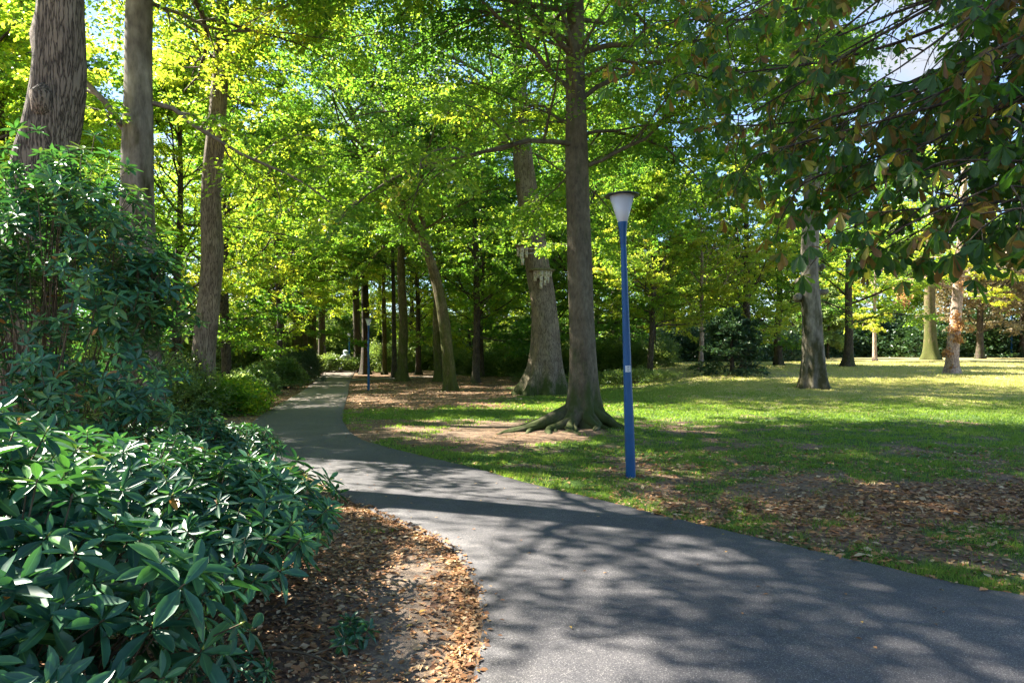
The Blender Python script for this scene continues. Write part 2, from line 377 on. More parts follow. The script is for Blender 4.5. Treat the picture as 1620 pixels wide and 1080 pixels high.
def ground_material():
    m, nt, o = nodes('park_ground')
    A = {k: N(nt, "ShaderNodeAttribute", attribute_name=k).outputs['Fac'] for k in ('grass', 'litter', 'dry')}
    g = N(nt, "ShaderNodeTexCoord")
    def noise(sc, det=6, ro=.6):
        n = N(nt, "ShaderNodeTexNoise", Scale=sc, Detail=float(det), Roughness=ro); nt.links.new(g.outputs['Object'], n.inputs['Vector']); return n.outputs['Fac']
    fine = noise(38, 8, .7); mid = noise(6, 6); big = noise(.6, 4)
    soil = ramp(nt, [(.3, (.045, .034, .027)), (.7, (.15, .115, .085))]); nt.links.new(fine, soil.inputs[0])
    sand = ramp(nt, [(.3, (.22, .19, .165)), (.7, (.42, .37, .32))]); nt.links.new(fine, sand.inputs[0])
    lo = ramp(nt, [(.3, (.3, .3, .3)), (.55, (1, 1, 1))]); nt.links.new(mid, lo.inputs[0])
    # litter seen as cells of leaf colour
    v = N(nt, "ShaderNodeTexVoronoi", Scale=24.0); nt.links.new(g.outputs['Object'], v.inputs['Vector'])
    sp = N(nt, "ShaderNodeSeparateColor"); nt.links.new(v.outputs['Color'], sp.inputs[0])
    lit = ramp(nt, [(0, (.05, .03, .02)), (.35, (.18, .09, .045)), (.7, (.32, .18, .09)), (1, (.40, .27, .13))]); nt.links.new(sp.outputs[0], lit.inputs[0])
    base = mix(nt, A['litter'], mix(nt, .5, sand.outputs[0], soil.outputs[0]), mix(nt, .55, lit.outputs[0], soil.outputs[0]))
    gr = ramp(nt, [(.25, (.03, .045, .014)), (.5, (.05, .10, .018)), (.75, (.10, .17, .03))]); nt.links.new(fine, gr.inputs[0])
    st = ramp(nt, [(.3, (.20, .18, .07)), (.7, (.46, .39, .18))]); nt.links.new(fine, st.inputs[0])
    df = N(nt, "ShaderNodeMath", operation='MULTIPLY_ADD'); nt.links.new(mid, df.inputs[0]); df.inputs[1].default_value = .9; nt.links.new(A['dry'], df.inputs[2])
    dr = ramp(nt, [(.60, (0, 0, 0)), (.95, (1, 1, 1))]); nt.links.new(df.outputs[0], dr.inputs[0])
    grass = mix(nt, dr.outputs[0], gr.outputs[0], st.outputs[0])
    gf = N(nt, "ShaderNodeMath", operation='MULTIPLY_ADD'); nt.links.new(fine, gf.inputs[0]); gf.inputs[1].default_value = .7; nt.links.new(A['grass'], gf.inputs[2])
    gm = ramp(nt, [(.72, (0, 0, 0)), (.92, (1, 1, 1))]); nt.links.new(gf.outputs[0], gm.inputs[0])
    c = mix(nt, gm.outputs[0], base, grass)
    p = N(nt, "ShaderNodeBsdfPrincipled", Roughness=.95); p.inputs['Specular IOR Level'].default_value = .15
    nt.links.new(c, p.inputs['Base Color'])
    b = N(nt, "ShaderNodeBump", Strength=.8, Distance=.03); nt.links.new(fine, b.inputs['Height']); nt.links.new(b.outputs[0], p.inputs['Normal'])
    nt.links.new(p.outputs[0], o.inputs[0]); return m

def axis_lines():
    xs = np.concatenate([-np.geomspace(320, 12, 34), np.arange(-11.7, 12, .18), np.geomspace(12.2, 320, 34)])
    ys = np.concatenate([np.linspace(-40, .5, 18), np.arange(.8, 20, .18), np.geomspace(20.3, 500, 70)])
    return xs, ys
xs, ys = axis_lines(); X, Y = np.meshgrid(xs, ys)
Dp, Sp = path_dist(X, Y)
Z = tz(X, Y)+np.where(Dp > 0, (fbm(X*1.3, Y*1.3, 4)-.5)*.07*sstep(0, 1.2, Dp), 0)
Z = Z-.022*sstep(.0, -.15, -Dp)*(Sp < 0)-np.where(Dp < -.02, .03, 0)-np.where((Dp >= -.02) & (Dp < .25), .012, 0)
Z = Z+.10*np.exp(-(((X-1.7)/1.6)**2+((Y-16.4)/1.3)**2))
gm_, lm_, dm_ = zones(X, Y, Dp, Sp)
lm_ = np.where(Sp > 0, np.clip(lm_*.5+.72, 0, 1), lm_)
ny, nx = X.shape; i = np.arange(ny-1)[:, None]*nx; j = np.arange(nx-1)[None]
q = np.stack([i+j, i+j+1, i+nx+j+1, i+nx+j], -1).reshape(-1, 4)
gnd = mesh_np('ground', np.stack([X, Y, Z], -1), [q], ground_material(), {'grass': gm_.ravel(), 'litter': lm_.ravel(), 'dry': dm_.ravel()}, True)
gnd['kind'] = 'structure'
def gz(x, y):
    """height of the finished ground sheet"""
    x = np.asarray(x, float); y = np.asarray(y, float)
    a = np.clip(np.searchsorted(xs, x)-1, 0, nx-2); b = np.clip(np.searchsorted(ys, y)-1, 0, ny-2)
    u = (x-xs[a])/(xs[a+1]-xs[a]); v = (y-ys[b])/(ys[b+1]-ys[b])
    return (Z[b, a]*(1-u)+Z[b, a+1]*u)*(1-v)+(Z[b+1, a]*(1-u)+Z[b+1, a+1]*u)*v

def asphalt():
    m, nt, o = nodes('asphalt')
    g = N(nt, "ShaderNodeTexCoord")
    v = N(nt, "ShaderNodeTexVoronoi", Scale=230.0); nt.links.new(g.outputs['Object'], v.inputs['Vector'])
    sp = N(nt, "ShaderNodeSeparateColor"); nt.links.new(v.outputs['Color'], sp.inputs[0])
    r = ramp(nt, [(0, (.034, .034, .040)), (.5, (.064, .063, .071)), (.84, (.098, .095, .102)), (.94, (.15, .147, .15)), (1, (.27, .26, .26))]); nt.links.new(sp.outputs[0], r.inputs[0])
    n = N(nt, "ShaderNodeTexNoise", Scale=1.1, Detail=7.0); nt.links.new(g.outputs['Object'], n.inputs['Vector'])
    r2 = ramp(nt, [(.3, (.74, .74, .76)), (.7, (1.18, 1.15, 1.1))]); nt.links.new(n.outputs['Fac'], r2.inputs[0])
    c = mix(nt, 1, r.outputs[0], r2.outputs[0], 'MULTIPLY')
    nc = N(nt, "ShaderNodeTexVoronoi", Scale=.42, feature='DISTANCE_TO_EDGE'); nw = N(nt, "ShaderNodeTexNoise", Scale=3.5, Detail=6.0); nt.links.new(g.outputs['Object'], nw.inputs['Vector'])
    nt.links.new(mix(nt, .22, g.outputs['Object'], nw.outputs['Color'], 'ADD'), nc.inputs['Vector'])
    rc = ramp(nt, [(0, (.45, .45, .45)), (.0035, (1, 1, 1))]); nt.links.new(nc.outputs['Distance'], rc.inputs[0]); c = mix(nt, .6, c, rc.outputs[0], 'MULTIPLY')
    nst = N(nt, "ShaderNodeTexNoise", Scale=7.0, Detail=8.0, Roughness=.7); nt.links.new(g.outputs['Object'], nst.inputs['Vector'])
    rst = ramp(nt, [(.35, (.82, .82, .84)), (.62, (1.12, 1.1, 1.07))]); nt.links.new(nst.outputs['Fac'], rst.inputs[0]); c = mix(nt, 1, c, rst.outputs[0], 'MULTIPLY')
    n3 = N(nt, "ShaderNodeTexNoise", Scale=60.0, Detail=4.0); nt.links.new(g.outputs['Object'], n3.inputs['Vector'])
    # soil washed on to the far part of the path
    a = N(nt, "ShaderNodeAttribute", attribute_name='rnd')
    f = N(nt, "ShaderNodeMath", operation='MULTIPLY'); nt.links.new(a.outputs['Fac'], f.inputs[0]); nt.links.new(n3.outputs['Fac'], f.inputs[1])
    f2 = ramp(nt, [(.12, (0, 0, 0)), (.5, (1, 1, 1))]); nt.links.new(f.outputs[0], f2.inputs[0])
    c = mix(nt, f2.outputs[0], c, (.25, .20, .16))
    p = N(nt, "ShaderNodeBsdfPrincipled", Roughness=.72); p.inputs['Specular IOR Level'].default_value = .4
    nt.links.new(c, p.inputs['Base Color'])
    b = N(nt, "ShaderNodeBump", Strength=.55, Distance=.006); nt.links.new(v.outputs['Distance'], b.inputs['Height']); nt.links.new(b.outputs[0], p.inputs['Normal'])
    nt.links.new(p.outputs[0], o.inputs[0]); return m
def strip(name, A, B, mat, lift, dirt, k=8):
    t = np.linspace(0, 1, k+1)[None, :, None]
    P = A[:, None]*(1-t)+B[:, None]*t
    z = tz(P[..., 0], P[..., 1])+lift+.015*np.clip(P[..., 1]/40, 0, 2)+.012*(1-(2*t[..., 0]-1)**2)
    V = np.concatenate([P, z[..., None]], -1)
    da = unit(A-B)
    s0 = np.concatenate([A+da*.03, (z[:, 0]-.07)[:, None]], -1)[:, None]; s1 = np.concatenate([B-da*.03, (z[:, -1]-.07)[:, None]], -1)[:, None]
    V = np.concatenate([s0, V, s1], 1); n, kk = V.shape[:2]
    i = np.arange(n-1)[:, None]*kk; j = np.arange(kk-1)[None]
    q = np.stack([i+j, i+j+1, i+kk+j+1, i+kk+j], -1).reshape(-1, 4)
    e = np.minimum(np.arange(kk), np.arange(kk)[::-1])/kk
    rn = dirt(V[..., 1], e[None, :]*np.ones((n, 1)))
    o = mesh_np(name, V, [q], mat, {'rnd': rn.ravel()}, True); o['kind'] = 'structure'; return o
M['asphalt'] = asphalt()
strip('path', EL, ER, M['asphalt'], .004, lambda y, e: np.clip(sstep(14, 32, y)*.75+.5*sstep(.12, .0, e)*sstep(5, 12, y), 0, 1))
sa = spline([g3(556, 601), g3(600, 599), g3(680, 596), g3(800, 590)], 12); 
strip('side_path', sa+np.array([0, 1.3]), sa-np.array([0, 1.3]), M['asphalt'], .012, lambda y, e: y*0+1, 3)

# ------------------------------------------------------------------ grass blades and fallen leaves (uncountable)
def scatter(n, x0, x1, y0, y1, power=1.0):
    """points inside the view wedge, denser towards the camera"""
    y = y0+(y1-y0)*R.random(n)**power; w = R.random(n)
    lo = np.maximum(x0, -y*.80-1); hi = np.minimum(x1, y*.80+1)
    return lo+(hi-lo)*w, y
def grass():
    x, y = scatter(900000, -12, 40, 4.3, 34, 1.25)
    d, s = path_dist(x, y); g, l, dr = zones(x, y, d, s)
    tuft = fbm(x*5, y*5, 91, 2)
    keep = (R.random(len(x)) < np.clip((g-.25)*1.6, 0, 1)*np.clip((tuft-.32)*3.4, .08, 1)) & (d > -.03+.03*R.random(len(x)))
    x, y, g, dr, tuft, d = x[keep], y[keep], g[keep], dr[keep], tuft[keep], d[keep]
    n = len(x); h = (.022+.035*R.random(n)+.03*(tuft-.4)+.02*np.exp(-(d/.2)**2))*(.9+.012*y); w = (.0035+.0016*np.clip(y-6, 0, 30)*.45)
    az = R.random(n)*6.283; ln = R.normal(size=(n, 2))*.45*h[:, None]
    z = gz(x, y); c, s_ = np.cos(az)*w, np.sin(az)*w
    B0 = np.stack([x-c, y-s_, z-.004], -1); B1 = np.stack([x+c, y+s_, z-.004], -1); T = np.stack([x+ln[:, 0], y+ln[:, 1], z+h], -1)
    V = np.stack([B0, B1, T], 1).reshape(-1, 3)
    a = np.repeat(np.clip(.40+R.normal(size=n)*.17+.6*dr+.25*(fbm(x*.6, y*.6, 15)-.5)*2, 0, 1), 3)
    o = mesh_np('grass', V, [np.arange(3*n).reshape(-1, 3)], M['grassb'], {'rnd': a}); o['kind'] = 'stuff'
    o['label'] = 'short patchy green grass of the park lawn'; o['category'] = 'grass'
grass()
def far_grass():
    n = 90000; y = 30+32*R.random(n); x = 4+(y*.82-4)*R.random(n); d, s = path_dist(x, y); g, l, dr = zones(x, y, d, s)
    k = fbm(x*.9, y*1.6, 66, 3) > .42; x, y, dr = x[k], y[k], dr[k]; n = len(x)
    h = .05+.06*R.random(n); w = .018+.012*R.random(n); az = R.random(n)*6.28; z = gz(x, y); c, s_ = np.cos(az)*w, np.sin(az)*w
    V = np.stack([np.stack([x-c, y-s_, z-.01], -1), np.stack([x+c, y+s_, z-.01], -1), np.stack([x+R.normal(size=n)*.03, y+R.normal(size=n)*.03, z+h], -1)], 1).reshape(-1, 3)
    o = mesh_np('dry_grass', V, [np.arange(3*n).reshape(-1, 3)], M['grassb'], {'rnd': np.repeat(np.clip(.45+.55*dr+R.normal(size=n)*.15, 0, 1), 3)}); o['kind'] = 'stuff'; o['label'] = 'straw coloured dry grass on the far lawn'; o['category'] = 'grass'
far_grass()
def litter():
    acc = Acc()
    def lay(x, y, size, keepf, lift=.004, hue=0.0, kind='quad'):
        d, s = path_dist(x, y); g, l, dr = zones(x, y, d, s)
        k = (R.random(len(x)) < keepf(g, l, d, s, x, y)) & (d > -.03)
        x, y = x[k], y[k]; n = len(x)
        th = R.random(n)*6.283
        Dv = np.stack([np.cos(th), np.sin(th), R.normal(size=n)*.22], -1)
        Nv = unit(np.stack([R.normal(size=n)*.38, R.normal(size=n)*.38, np.ones(n)], -1))
        L = size*(.35+1.15*R.random(n)**1.3); zz = gz(x, y)+lift+.012*R.random(n)
        zz = np.where(d[k] < .02, tz(x, y)+.014, zz)
        leaves(acc, np.stack([x, y, zz], -1), Dv, Nv, L, L*(.45+.3*R.random(n)), np.clip(R.beta(2, 2, n)+hue, 0, 1), kind)
    x = -3.6+3.5*R.random(30000); y = 2.4+6*R.random(30000)
    lay(x, y, .042, lambda g, l, d, s, x, y: (s < 0)*np.clip(l*1.6-.35, .03, 1), kind='curl')
    x = R.normal(size=3500)*.06; t = R.integers(28, 150, 3500)                       # drift against the left kerb
    lay(EL[t, 0]-.07-np.abs(x), EL[t, 1]+R.random(3500)*.2, .035, lambda g, l, d, s, x, y: (s < 0)*1.0)
    x, y = scatter(90000, -12, 12, 7, 26, 1.1)
    lay(x, y, .05, lambda g, l, d, s, x, y: np.where(s > 0, np.clip((l-.2)*.9, .08, .6)+.35*np.exp(-(d/1.5)**2), .6))
    x, y = scatter(42000, 1.2, 14, 4.6, 13, 1.0)
    lay(x, y, .062, lambda g, l, d, s, x, y: (s > 0)*np.clip((l-.12)*.8+.10, .20, .75), kind='curl')
    x, y = scatter(50000, -25, 12, 22, 60, 1.0)
    lay(x, y, .10, lambda g, l, d, s, x, y: .7*sstep(9, 2, x), hue=.1)
    x = R.random(4000)*17-8.5; y = 2.5+R.random(4000)*26                                    # a few on the asphalt
    d, s = path_dist(x, y); k = (d < -.03) & (R.random(len(d)) < .22+.8*np.exp(d/.25)); x, y = x[k], y[k]; n = len(x); th = R.random(n)*6.28
    leaves(acc, np.stack([x, y, tz(x, y)+.022], -1), np.stack([np.cos(th), np.sin(th), .1+0*th], -1), unit(np.stack([R.normal(size=n)*.3, R.normal(size=n)*.3, 1+0*th], -1)), .03+.02*R.random(n), .018, R.random(n), 'quad')
    o = acc.obj('fallen_leaves', M['litter']); o['kind'] = 'stuff'; o['label'] = 'brown and tan dry leaves lying over soil and path edge'; o['category'] = 'leaf litter'
litter()

# ------------------------------------------------------------------ trees
def spray(acc, P, Dr, L, n, rs, size, clump, flat=.45, kind='quad', wid=.62, hang=.0):
    """n leaves along each twig (start P, direction Dr, length L)"""
    m = len(P)
    if m == 0: return
    Dr = unit(Dr); side = unit(np.cross(Dr, [0, 0, 1.0])+1e-6)
    t = rs.random((m, n))**.8; sg = rs.choice([-1, 1], (m, n)); off = rs.random((m, n))*.30
    base = P[:, None]+Dr[:, None]*(t*L[:, None])[..., None]+side[:, None]*(sg*off*L[:, None])[..., None]
    base[..., 2] += rs.normal(size=(m, n))*.07*L[:, None]-.12*t*t*L[:, None]
    D = Dr[:, None]*.6+side[:, None]*sg[..., None]*.8+rs.normal(size=(m, n, 3))*.35; D[..., 2] -= .15+hang
    Nn = np.array([0, 0, 1.0])+rs.normal(size=(m, n, 3))*flat
    sz = size*(.7+.6*rs.random((m, n)))
    a = np.clip(clump[:, None]*.78+.08+rs.normal(size=(m, n))*.075, 0, 1)
    leaves(acc, base.reshape(-1, 3), D.reshape(-1, 3), Nn.reshape(-1, 3), sz.ravel(), (sz*wid).ravel(), a.ravel(), kind)

def limb_path(p0, d, L, rs, rise, droop, n=8, wig=.10):
    P = [np.array(p0, float)]; d = unit(d)
    for i in range(n):
        f = (i+1)/n
        d = unit(d+rs.normal(size=3)*wig+np.array([0, 0, rise*(1-f)-droop*f])/n*2)
        P.append(P[-1]+d*L/n)
    return np.array(P)

def tree(name, label, cat, trunk, r, bark, leafm, seed, group=None, h0=5.0, nl=14, ll=5.0, lsize=.1, nleaf=34, ntw=6, nsub=6, rise=.5,
         droop=.45, flare=1.6, lob=5, sides=14, parent_loc=None, flat=.62, age=.0, prof='round', root_fn=None, trunk_sides=None, lowang=.32, extra=None,
         az0=None, azspread=None, subfrac=.45, noleaf=False, knots=None):
    """trunk: list of world points from the ground up; builds thing > trunk, crown"""
    rs = np.random.default_rng(seed)
    trunk = np.asarray(trunk, float); base = trunk[0].copy()
    T = spline(trunk, 7); seg = np.r_[0, np.cumsum(np.linalg.norm(np.diff(T, axis=0), axis=1))]; H = seg[-1]
    root = empty(name, label, cat, tuple(base), group)
    acc = Acc(); f = seg/H
    rad = r*(1-.80*f**1.15)+.01
    rad = rad*(1+(flare-1)*np.exp(-seg/(r*1.1+.1)))
    Tp = T-base
    # extra rings near the base for the flare
    zz = np.r_[np.array([-.25, 0, .12, .28, .5, .8, 1.2])*min(1, r/.35), np.linspace(min(1.8, H*.2), H, 34)]
    Q = np.stack([np.interp(zz, seg, Tp[:, k]) for k in range(3)], -1); Q[0] = Q[1]-np.array([0, 0, .3])
    rq = np.interp(zz, seg, rad); rq[:7] = (r*(1-.8*(np.maximum(zz[:7], 0)/H)**1.15)+.01)*(1+(flare-1)*np.exp(-np.maximum(zz[:7], 0)/(r*1.1+.1)))
    ph = rs.random(8)*6.28
    def lobes(i, th):
        zf = zz[i] if not hasattr(i, 'shape') else zz[i.ravel()][:, None]
        k = np.exp(-np.maximum(zf, 0)/(r*2.2))
        v = 1+.22*k*(np.cos(lob*th+ph[0]+.6*np.cos(th+ph[1])))+.05*np.cos(2*th+ph[2]+zf*.5)+.035*np.cos(3*th+ph[3]+zf*1.3)
        v = v+.035*np.cos(5*th+zf*.25+ph[4])+.02*np.sin(zf*2.3+ph[5]+2*th)
        if knots:
            for kz, ka, kr in knots: v = v+kr*np.exp(-((zf-kz)/.22)**2-((np.angle(np.exp(1j*(th-ka))))/.38)**2)
        return v
    tube(acc, Q, rq, trunk_sides or sides*2, lobes=lobes)
    if root_fn: root_fn(acc, rs)
    ca = Acc(); ang = rs.random()*6.28 if az0 is None else az0
    def build_limb(p0, d, L, rl, rise, droop, ns=nsub, wig=.17):
        P = limb_path(p0, d, L, rs, rise, droop, 9, wig); rr = rl*(1-.85*np.linspace(0, 1, len(P))**.9)+.006
        tube(acc, P, rr, 7 if rl > .05 else 5)
        cl = rs.random()
        st = []; dr = []; ln = []; cc = []
        for s in range(ns):
            u = .12+.88*(s+rs.random()*.6)/ns; k = u*(len(P)-1); k0 = min(int(k), len(P)-2); pp = P[k0]+(P[k0+1]-P[k0])*(k-k0)
            dd = unit(P[k0+1]-P[k0]); sd = unit(np.cross(dd, [0, 0, 1]))*(1 if s % 2 else -1)
            L2 = L*subfrac*(1.15-.6*u)*(.75+.5*rs.random())
            P2 = limb_path(pp, dd*.55+sd*.8+np.array([0, 0, .15+.25*rs.normal()]), L2, rs, rise*.5, droop*.8, 5, .13)
            tube(acc, P2, rr[k0]*.55*(1-.85*np.linspace(0, 1, 6))+.004, 4)
            c2 = .6*cl+.4*rs.random()
            for w in range(ntw):
                v = .15+.85*(w+rs.random()*.7)/ntw; k = v*5; k1 = min(int(k), 4); q0 = P2[k1]+(P2[k1+1]-P2[k1])*(k-k1)
                d2 = unit(P2[k1+1]-P2[k1]); s2 = unit(np.cross(d2, [0, 0, 1]))*(1 if w % 2 else -1)
                tw = unit(d2*.6+s2*.75+rs.normal(size=3)*.28+np.array([0, 0, -.05-.2*droop])); l3 = (.55+.45*rs.random())*max(.5, min(1.5, L2*.42))
                st.append(q0); dr.append(tw); ln.append(l3); cc.append(np.clip(.7*c2+.3*rs.random()+age, 0, 1))
        st = np.array(st); dr = np.array(dr); ln = np.array(ln); cc = np.array(cc)
        # twigs as thin three sided spikes
        n = len(st); sdv = unit(np.cross(dr, [0, 0, 1.0])+1e-6)*.006; up = np.array([0, 0, .007]); e = st+dr*(ln*.85)[:, None]
        V = np.stack([st-sdv, st+sdv, st+up, e], 1).reshape(-1, 3); b = (np.arange(n)*4)[:, None]
        acc.add(V, None, np.concatenate([b+[[0, 1, 3]], b+[[1, 2, 3]], b+[[2, 0, 3]]]))
        if not noleaf: spray(ca, st, dr, ln, nleaf, rs, lsize, cc, flat)
    for i in range(nl):
        t = (i+.5*rs.random())/nl; h = h0+(H*.985-h0)*t
        p = np.array([np.interp(h, seg, Tp[:, k]) for k in range(3)]); rt = np.interp(h, seg, rad)
        ang += 2.4+rs.normal()*.3
        a_ = ang if azspread is None else az0+azspread*(2*rs.random()-1)
        el = lowang+1.05*t**1.3+rs.normal()*.2
        pr = {'round': (.62+.55*math.sin(math.pi*min(1, t*1.05+.12)))*(1-.45*t**3), 'cone': 1.05-.85*t, 'flat': 1.0}[prof]
        L = ll*pr*(.8+.4*rs.random())
        build_limb(p, np.array([math.cos(a_)*math.cos(el), math.sin(a_)*math.cos(el), math.sin(el)]), L, max(.015, min(rt*.5, L*.009)), rise, droop)
    if extra:
        for (p0, d, L, rl, ri, dp, ns) in extra: build_limb(np.asarray(p0)-base, d, L, rl, ri, dp, ns)
    acc.obj('trunk', M[bark], root, True)
    if ca.n: ca.obj('crown', M[leafm], root)
    return root
def copy_tree(o, loc, rz, s, label=None, group=None, mats=None):
    c = o.copy(); col.objects.link(c); c.location = loc; c.rotation_euler = (0, 0, rz); c.scale = (s, s, s)
    if label: c['label'] = label
    if group: c['group'] = group
    for ch in o.children:
        d = ch.copy(); col.objects.link(d); d.parent = c
    return c
def up(px, py, h, dx=0.0, dy=0.0, top=None, Y=None, wob=.0, seed=1, n=6):
    """trunk points rising h metres from the ground seen at a photo pixel"""
    x, y, z = ground_at(px, py)
    rs = np.random.default_rng(seed+int(px)); P = []
    for i in range(n):
        f = i/(n-1); P.append([x+dx*f+wob*rs.normal()*(i > 0), y+dy*f+wob*rs.normal()*(i > 0), z+h*f])
    return P

# the rooty beech beside the path
def beech_roots(acc, rs):
    def rt(az, L, r0, bend=0.0, z0=.42, hump=.06):
        n = 12; P = []
        for i in range(n):
            f = i/(n-1); a = az+bend*f+.12*math.sin(f*9+az*3)
            x = math.cos(a)*(.12+L*f); y = math.sin(a)*(.12+L*f)
            z = float(gz(1.72+x, 16.4+y)-gz(1.72, 16.4))+z0*math.exp(-f*L*3.2)+hump*(1-f)*(1+.7*math.sin(f*8+az*5))-.05*f
            P.append([x, y, z])
        tube(acc, P, r0*1.35*(1-.85*np.linspace(0, 1, n)**.8), 10, .10, True, None, rs)
        if L > 1:
            k = 6; p = P[k]; Q = [[p[0]+(L*.4*i/5)*math.cos(az+bend+.8), p[1]+(L*.4*i/5)*math.sin(az+bend+.8), p[2]-.02-.03*i] for i in range(6)]
            tube(acc, Q, r0*.45*(1-.8*np.linspace(0, 1, 6)), 6, .06, True, None, rs)
    for az, L, r0, b, z0, hp in [(3.5, 2.3, .20, .12, .5, .15), (3.25, 1.7, .17, -.2, .5, .16), (3.95, 1.7, .17, .1, .55, .10), (4.35, 1.2, .16, -.15, .6, .08), (4.75, 1.0, .15, .2, .65, .06),
                                (5.15, .95, .13, -.2, .6, .05), (5.6, 1.1, .13, .2, .6, .05), (6.1, 1.25, .12, -.2, .6, .05), (.5, .9, .12, 0, .5, .03), (2.9, 1.5, .12, .2, .45, .12), (3.4, 2.6, .11, .35, .3, .10), (3.7, 2.0, .12, -.15, .4, .12), (4.1, 1.5, .10, .4, .4, .08), (4.55, 1.3, .09, -.3, .45, .06), (3.05, 2.1, .10, .5, .35, .1), (4.95, 1.2, .08, .3, .4, .04), (2.2, .9, .12, 0, .5, .02), (1.2, .8, .1, 0, .5, .02)]:
        rt(az, L, r0, b, z0, hp)
bx, by = 1.72, 16.4; bz = float(gz(bx, by))
tree('beech_tree', 'smooth grey beech with spreading mossy surface roots, just behind the blue lamp pole', 'tree',
     [(bx, by, bz), (bx-.02, by, bz+2), (bx-.12, by, bz+4.5), (bx-.17, by, bz+7), (bx-.2, by, bz+10), (bx-.1, by, bz+14), (bx, by, bz+20)], .31, 'beechbark', 'beech', 11,
     h0=6.1, nl=54, ll=6.2, lsize=.105, nleaf=62, ntw=8, nsub=11, rise=.45, droop=.7, flare=1.9, lob=5, sides=20, root_fn=beech_roots, lowang=.28, subfrac=.55)

# tree with the nest boxes
NX, NY, NZ = ground_at(858, 624)
nb = lambda px, py: at(px, py, NY)
tree('oak_tree', 'thick leaning ridged trunk carrying two clusters of nest boxes', 'tree',
     [(NX, NY, NZ), nb(864, 560), nb(860, 480), nb(848, 400), nb(836, 320), nb(826, 230), nb(815, 60), nb(805, -80)], .72, 'ridgebark', 'beech', 12,
     h0=11.3, nl=32, ll=8, lsize=.14, nleaf=44, ntw=7, nsub=8, droop=.5, flare=1.7, lob=6, sides=20, lowang=.0)
# leaning pair right of the path
CX, CY, CZ = ground_at(712, 618); cc = lambda px, py: at(px, py, CY)
tree('leaning_tree', 'leaning tree with gold lit bark that curves left towards the path', 'tree',
     [(CX, CY, CZ), cc(708, 560), cc(698, 480), cc(682, 415), cc(655, 350), cc(618, 295), cc(585, 235), cc(548, 160), cc(525, 90), cc(515, -10)], .32, 'mossbark', 'beech', 13,
     h0=8.0, nl=38, ll=7.0, lsize=.14, nleaf=50, ntw=7, nsub=8, droop=.4, flare=1.35, sides=14, extra=[(cc(670, 385), (.08, 0, 1), 10, .15, 0, 0, 9), (cc(640, 330), (.5, -.2, .9), 7, .10, .2, .1, 8), (cc(596, 250), (.35, .2, 1), 7, .09, .1, 0, 8)])
D_ = 'park_tree'
def simple(px, py, h, r, label, bark, leafm, seed, grp=None, name='park_tree', cat='tree', dx=0, **kw):
    k = dict(h0=h*.32, nl=22, ll=h*.27, lsize=.16, nleaf=38, ntw=6, nsub=7, droop=.45, sides=8); k.update(kw)
    return tree(name, label, cat, up(px, py, h, dx=dx, wob=.06, seed=seed), r, bark, leafm, seed, grp, **k)
W1 = 'trees right of the path bend'
simple(694, 603, 20, .31, 'upright trunk close behind the leaning gold barked tree', 'mossbark', 'beech', 14, W1, h0=8.5)
simple(636, 603, 21, .36, 'stout trunk with a dark ring of bark at chest height, right of the far lamp', 'mossbark', 'beech', 15, W1, h0=8.5)
simple(624, 598, 18, .2, 'thin trunk tucked against the left of the ringed stout trunk', 'darkbark', 'beech', 16, W1, h0=8.5)
simple(608, 592, 18, .22, 'slim pale trunk between the far lamp and the stout ringed trunk', 'mossbark', 'linden', 17, W1, h0=7)
simple(652, 578, 20, .38, 'far trunk with widening foot seen beyond the stout ringed trunk', 'darkbark', 'beech', 18, W1, h0=7, flare=2.2)
simple(578, 592, 22, .40, 'dark trunk rising right behind the far lamp head', 'darkbark', 'linden', 19, W1, h0=8.5)
simple(568, 588, 22, .42, 'dark leaning trunk at the very edge of the far path, left of the far lamp', 'darkbark', 'linden', 20, W1, h0=8, dx=-1.2)
W2 = 'trees lining the left of the far path'
simple(474, 597, 22, .62, 'thick trunk with a bulge, first of the row left of the far path', 'mossbark', 'linden', 21, W2, h0=6, dx=-.4)
simple(492, 594, 22, .50, 'grey green trunk second in the row left of the far path', 'mossbark', 'linden', 22, W2, h0=6)
simple(509, 588, 21, .40, 'dark trunk nearest the path edge in the row on the left', 'darkbark', 'linden', 23, W2, h0=6)
simple(517, 582, 21, .40, 'last trunk in the row before the far end of the path', 'mossbark', 'linden', 24, W2, h0=5)
simple(452, 600, 13, .17, 'thin slanting trunk left of the thick bulging one', 'darkbark', 'linden', 25, W2, h0=4.2, dx=-2.2, ll=4.5, lsize=.13)
simple(412, 596, 16, .24, 'pale slim trunk amid bright foliage above the low shrubs', 'greybark', 'linden', 26, W2, h0=4.6, dx=-1.4, ll=5, lsize=.14)
W3 = 'thin trees in the middle distance'
simple(750, 584, 13, .14, 'thin leaning stem right of the gold barked tree', 'darkbark', 'beech', 31, W3, h0=5, dx=-1.8, ll=4, nl=11, name='young_tree')
simple(760, 587, 12, .09, 'thinnest straight stem left of the nest box tree', 'darkbark', 'beech', 32, W3, h0=5, ll=3.5, nl=11, name='young_tree')
simple(769, 581, 14, .16, 'slender dark stem between two others near the nest box tree', 'darkbark', 'beech', 33, W3, h0=4.5, ll=4, nl=12, name='young_tree')
simple(776, 580, 15, .20, 'slender stem nearest to the nest box tree on its left', 'darkbark', 'beech', 34, W3, h0=4.5, ll=4.5, nl=12, name='young_tree')
simple(812, 576, 18, .40, 'sunlit brown trunk far behind the nest box tree', 'pinkbark', 'linden', 35, W3, h0=5)
simple(973, 584, 20, .42, 'grey trunk seen between the rooty beech and the blue pole', 'greybark', 'beech', 36, h0=6, ll=6)
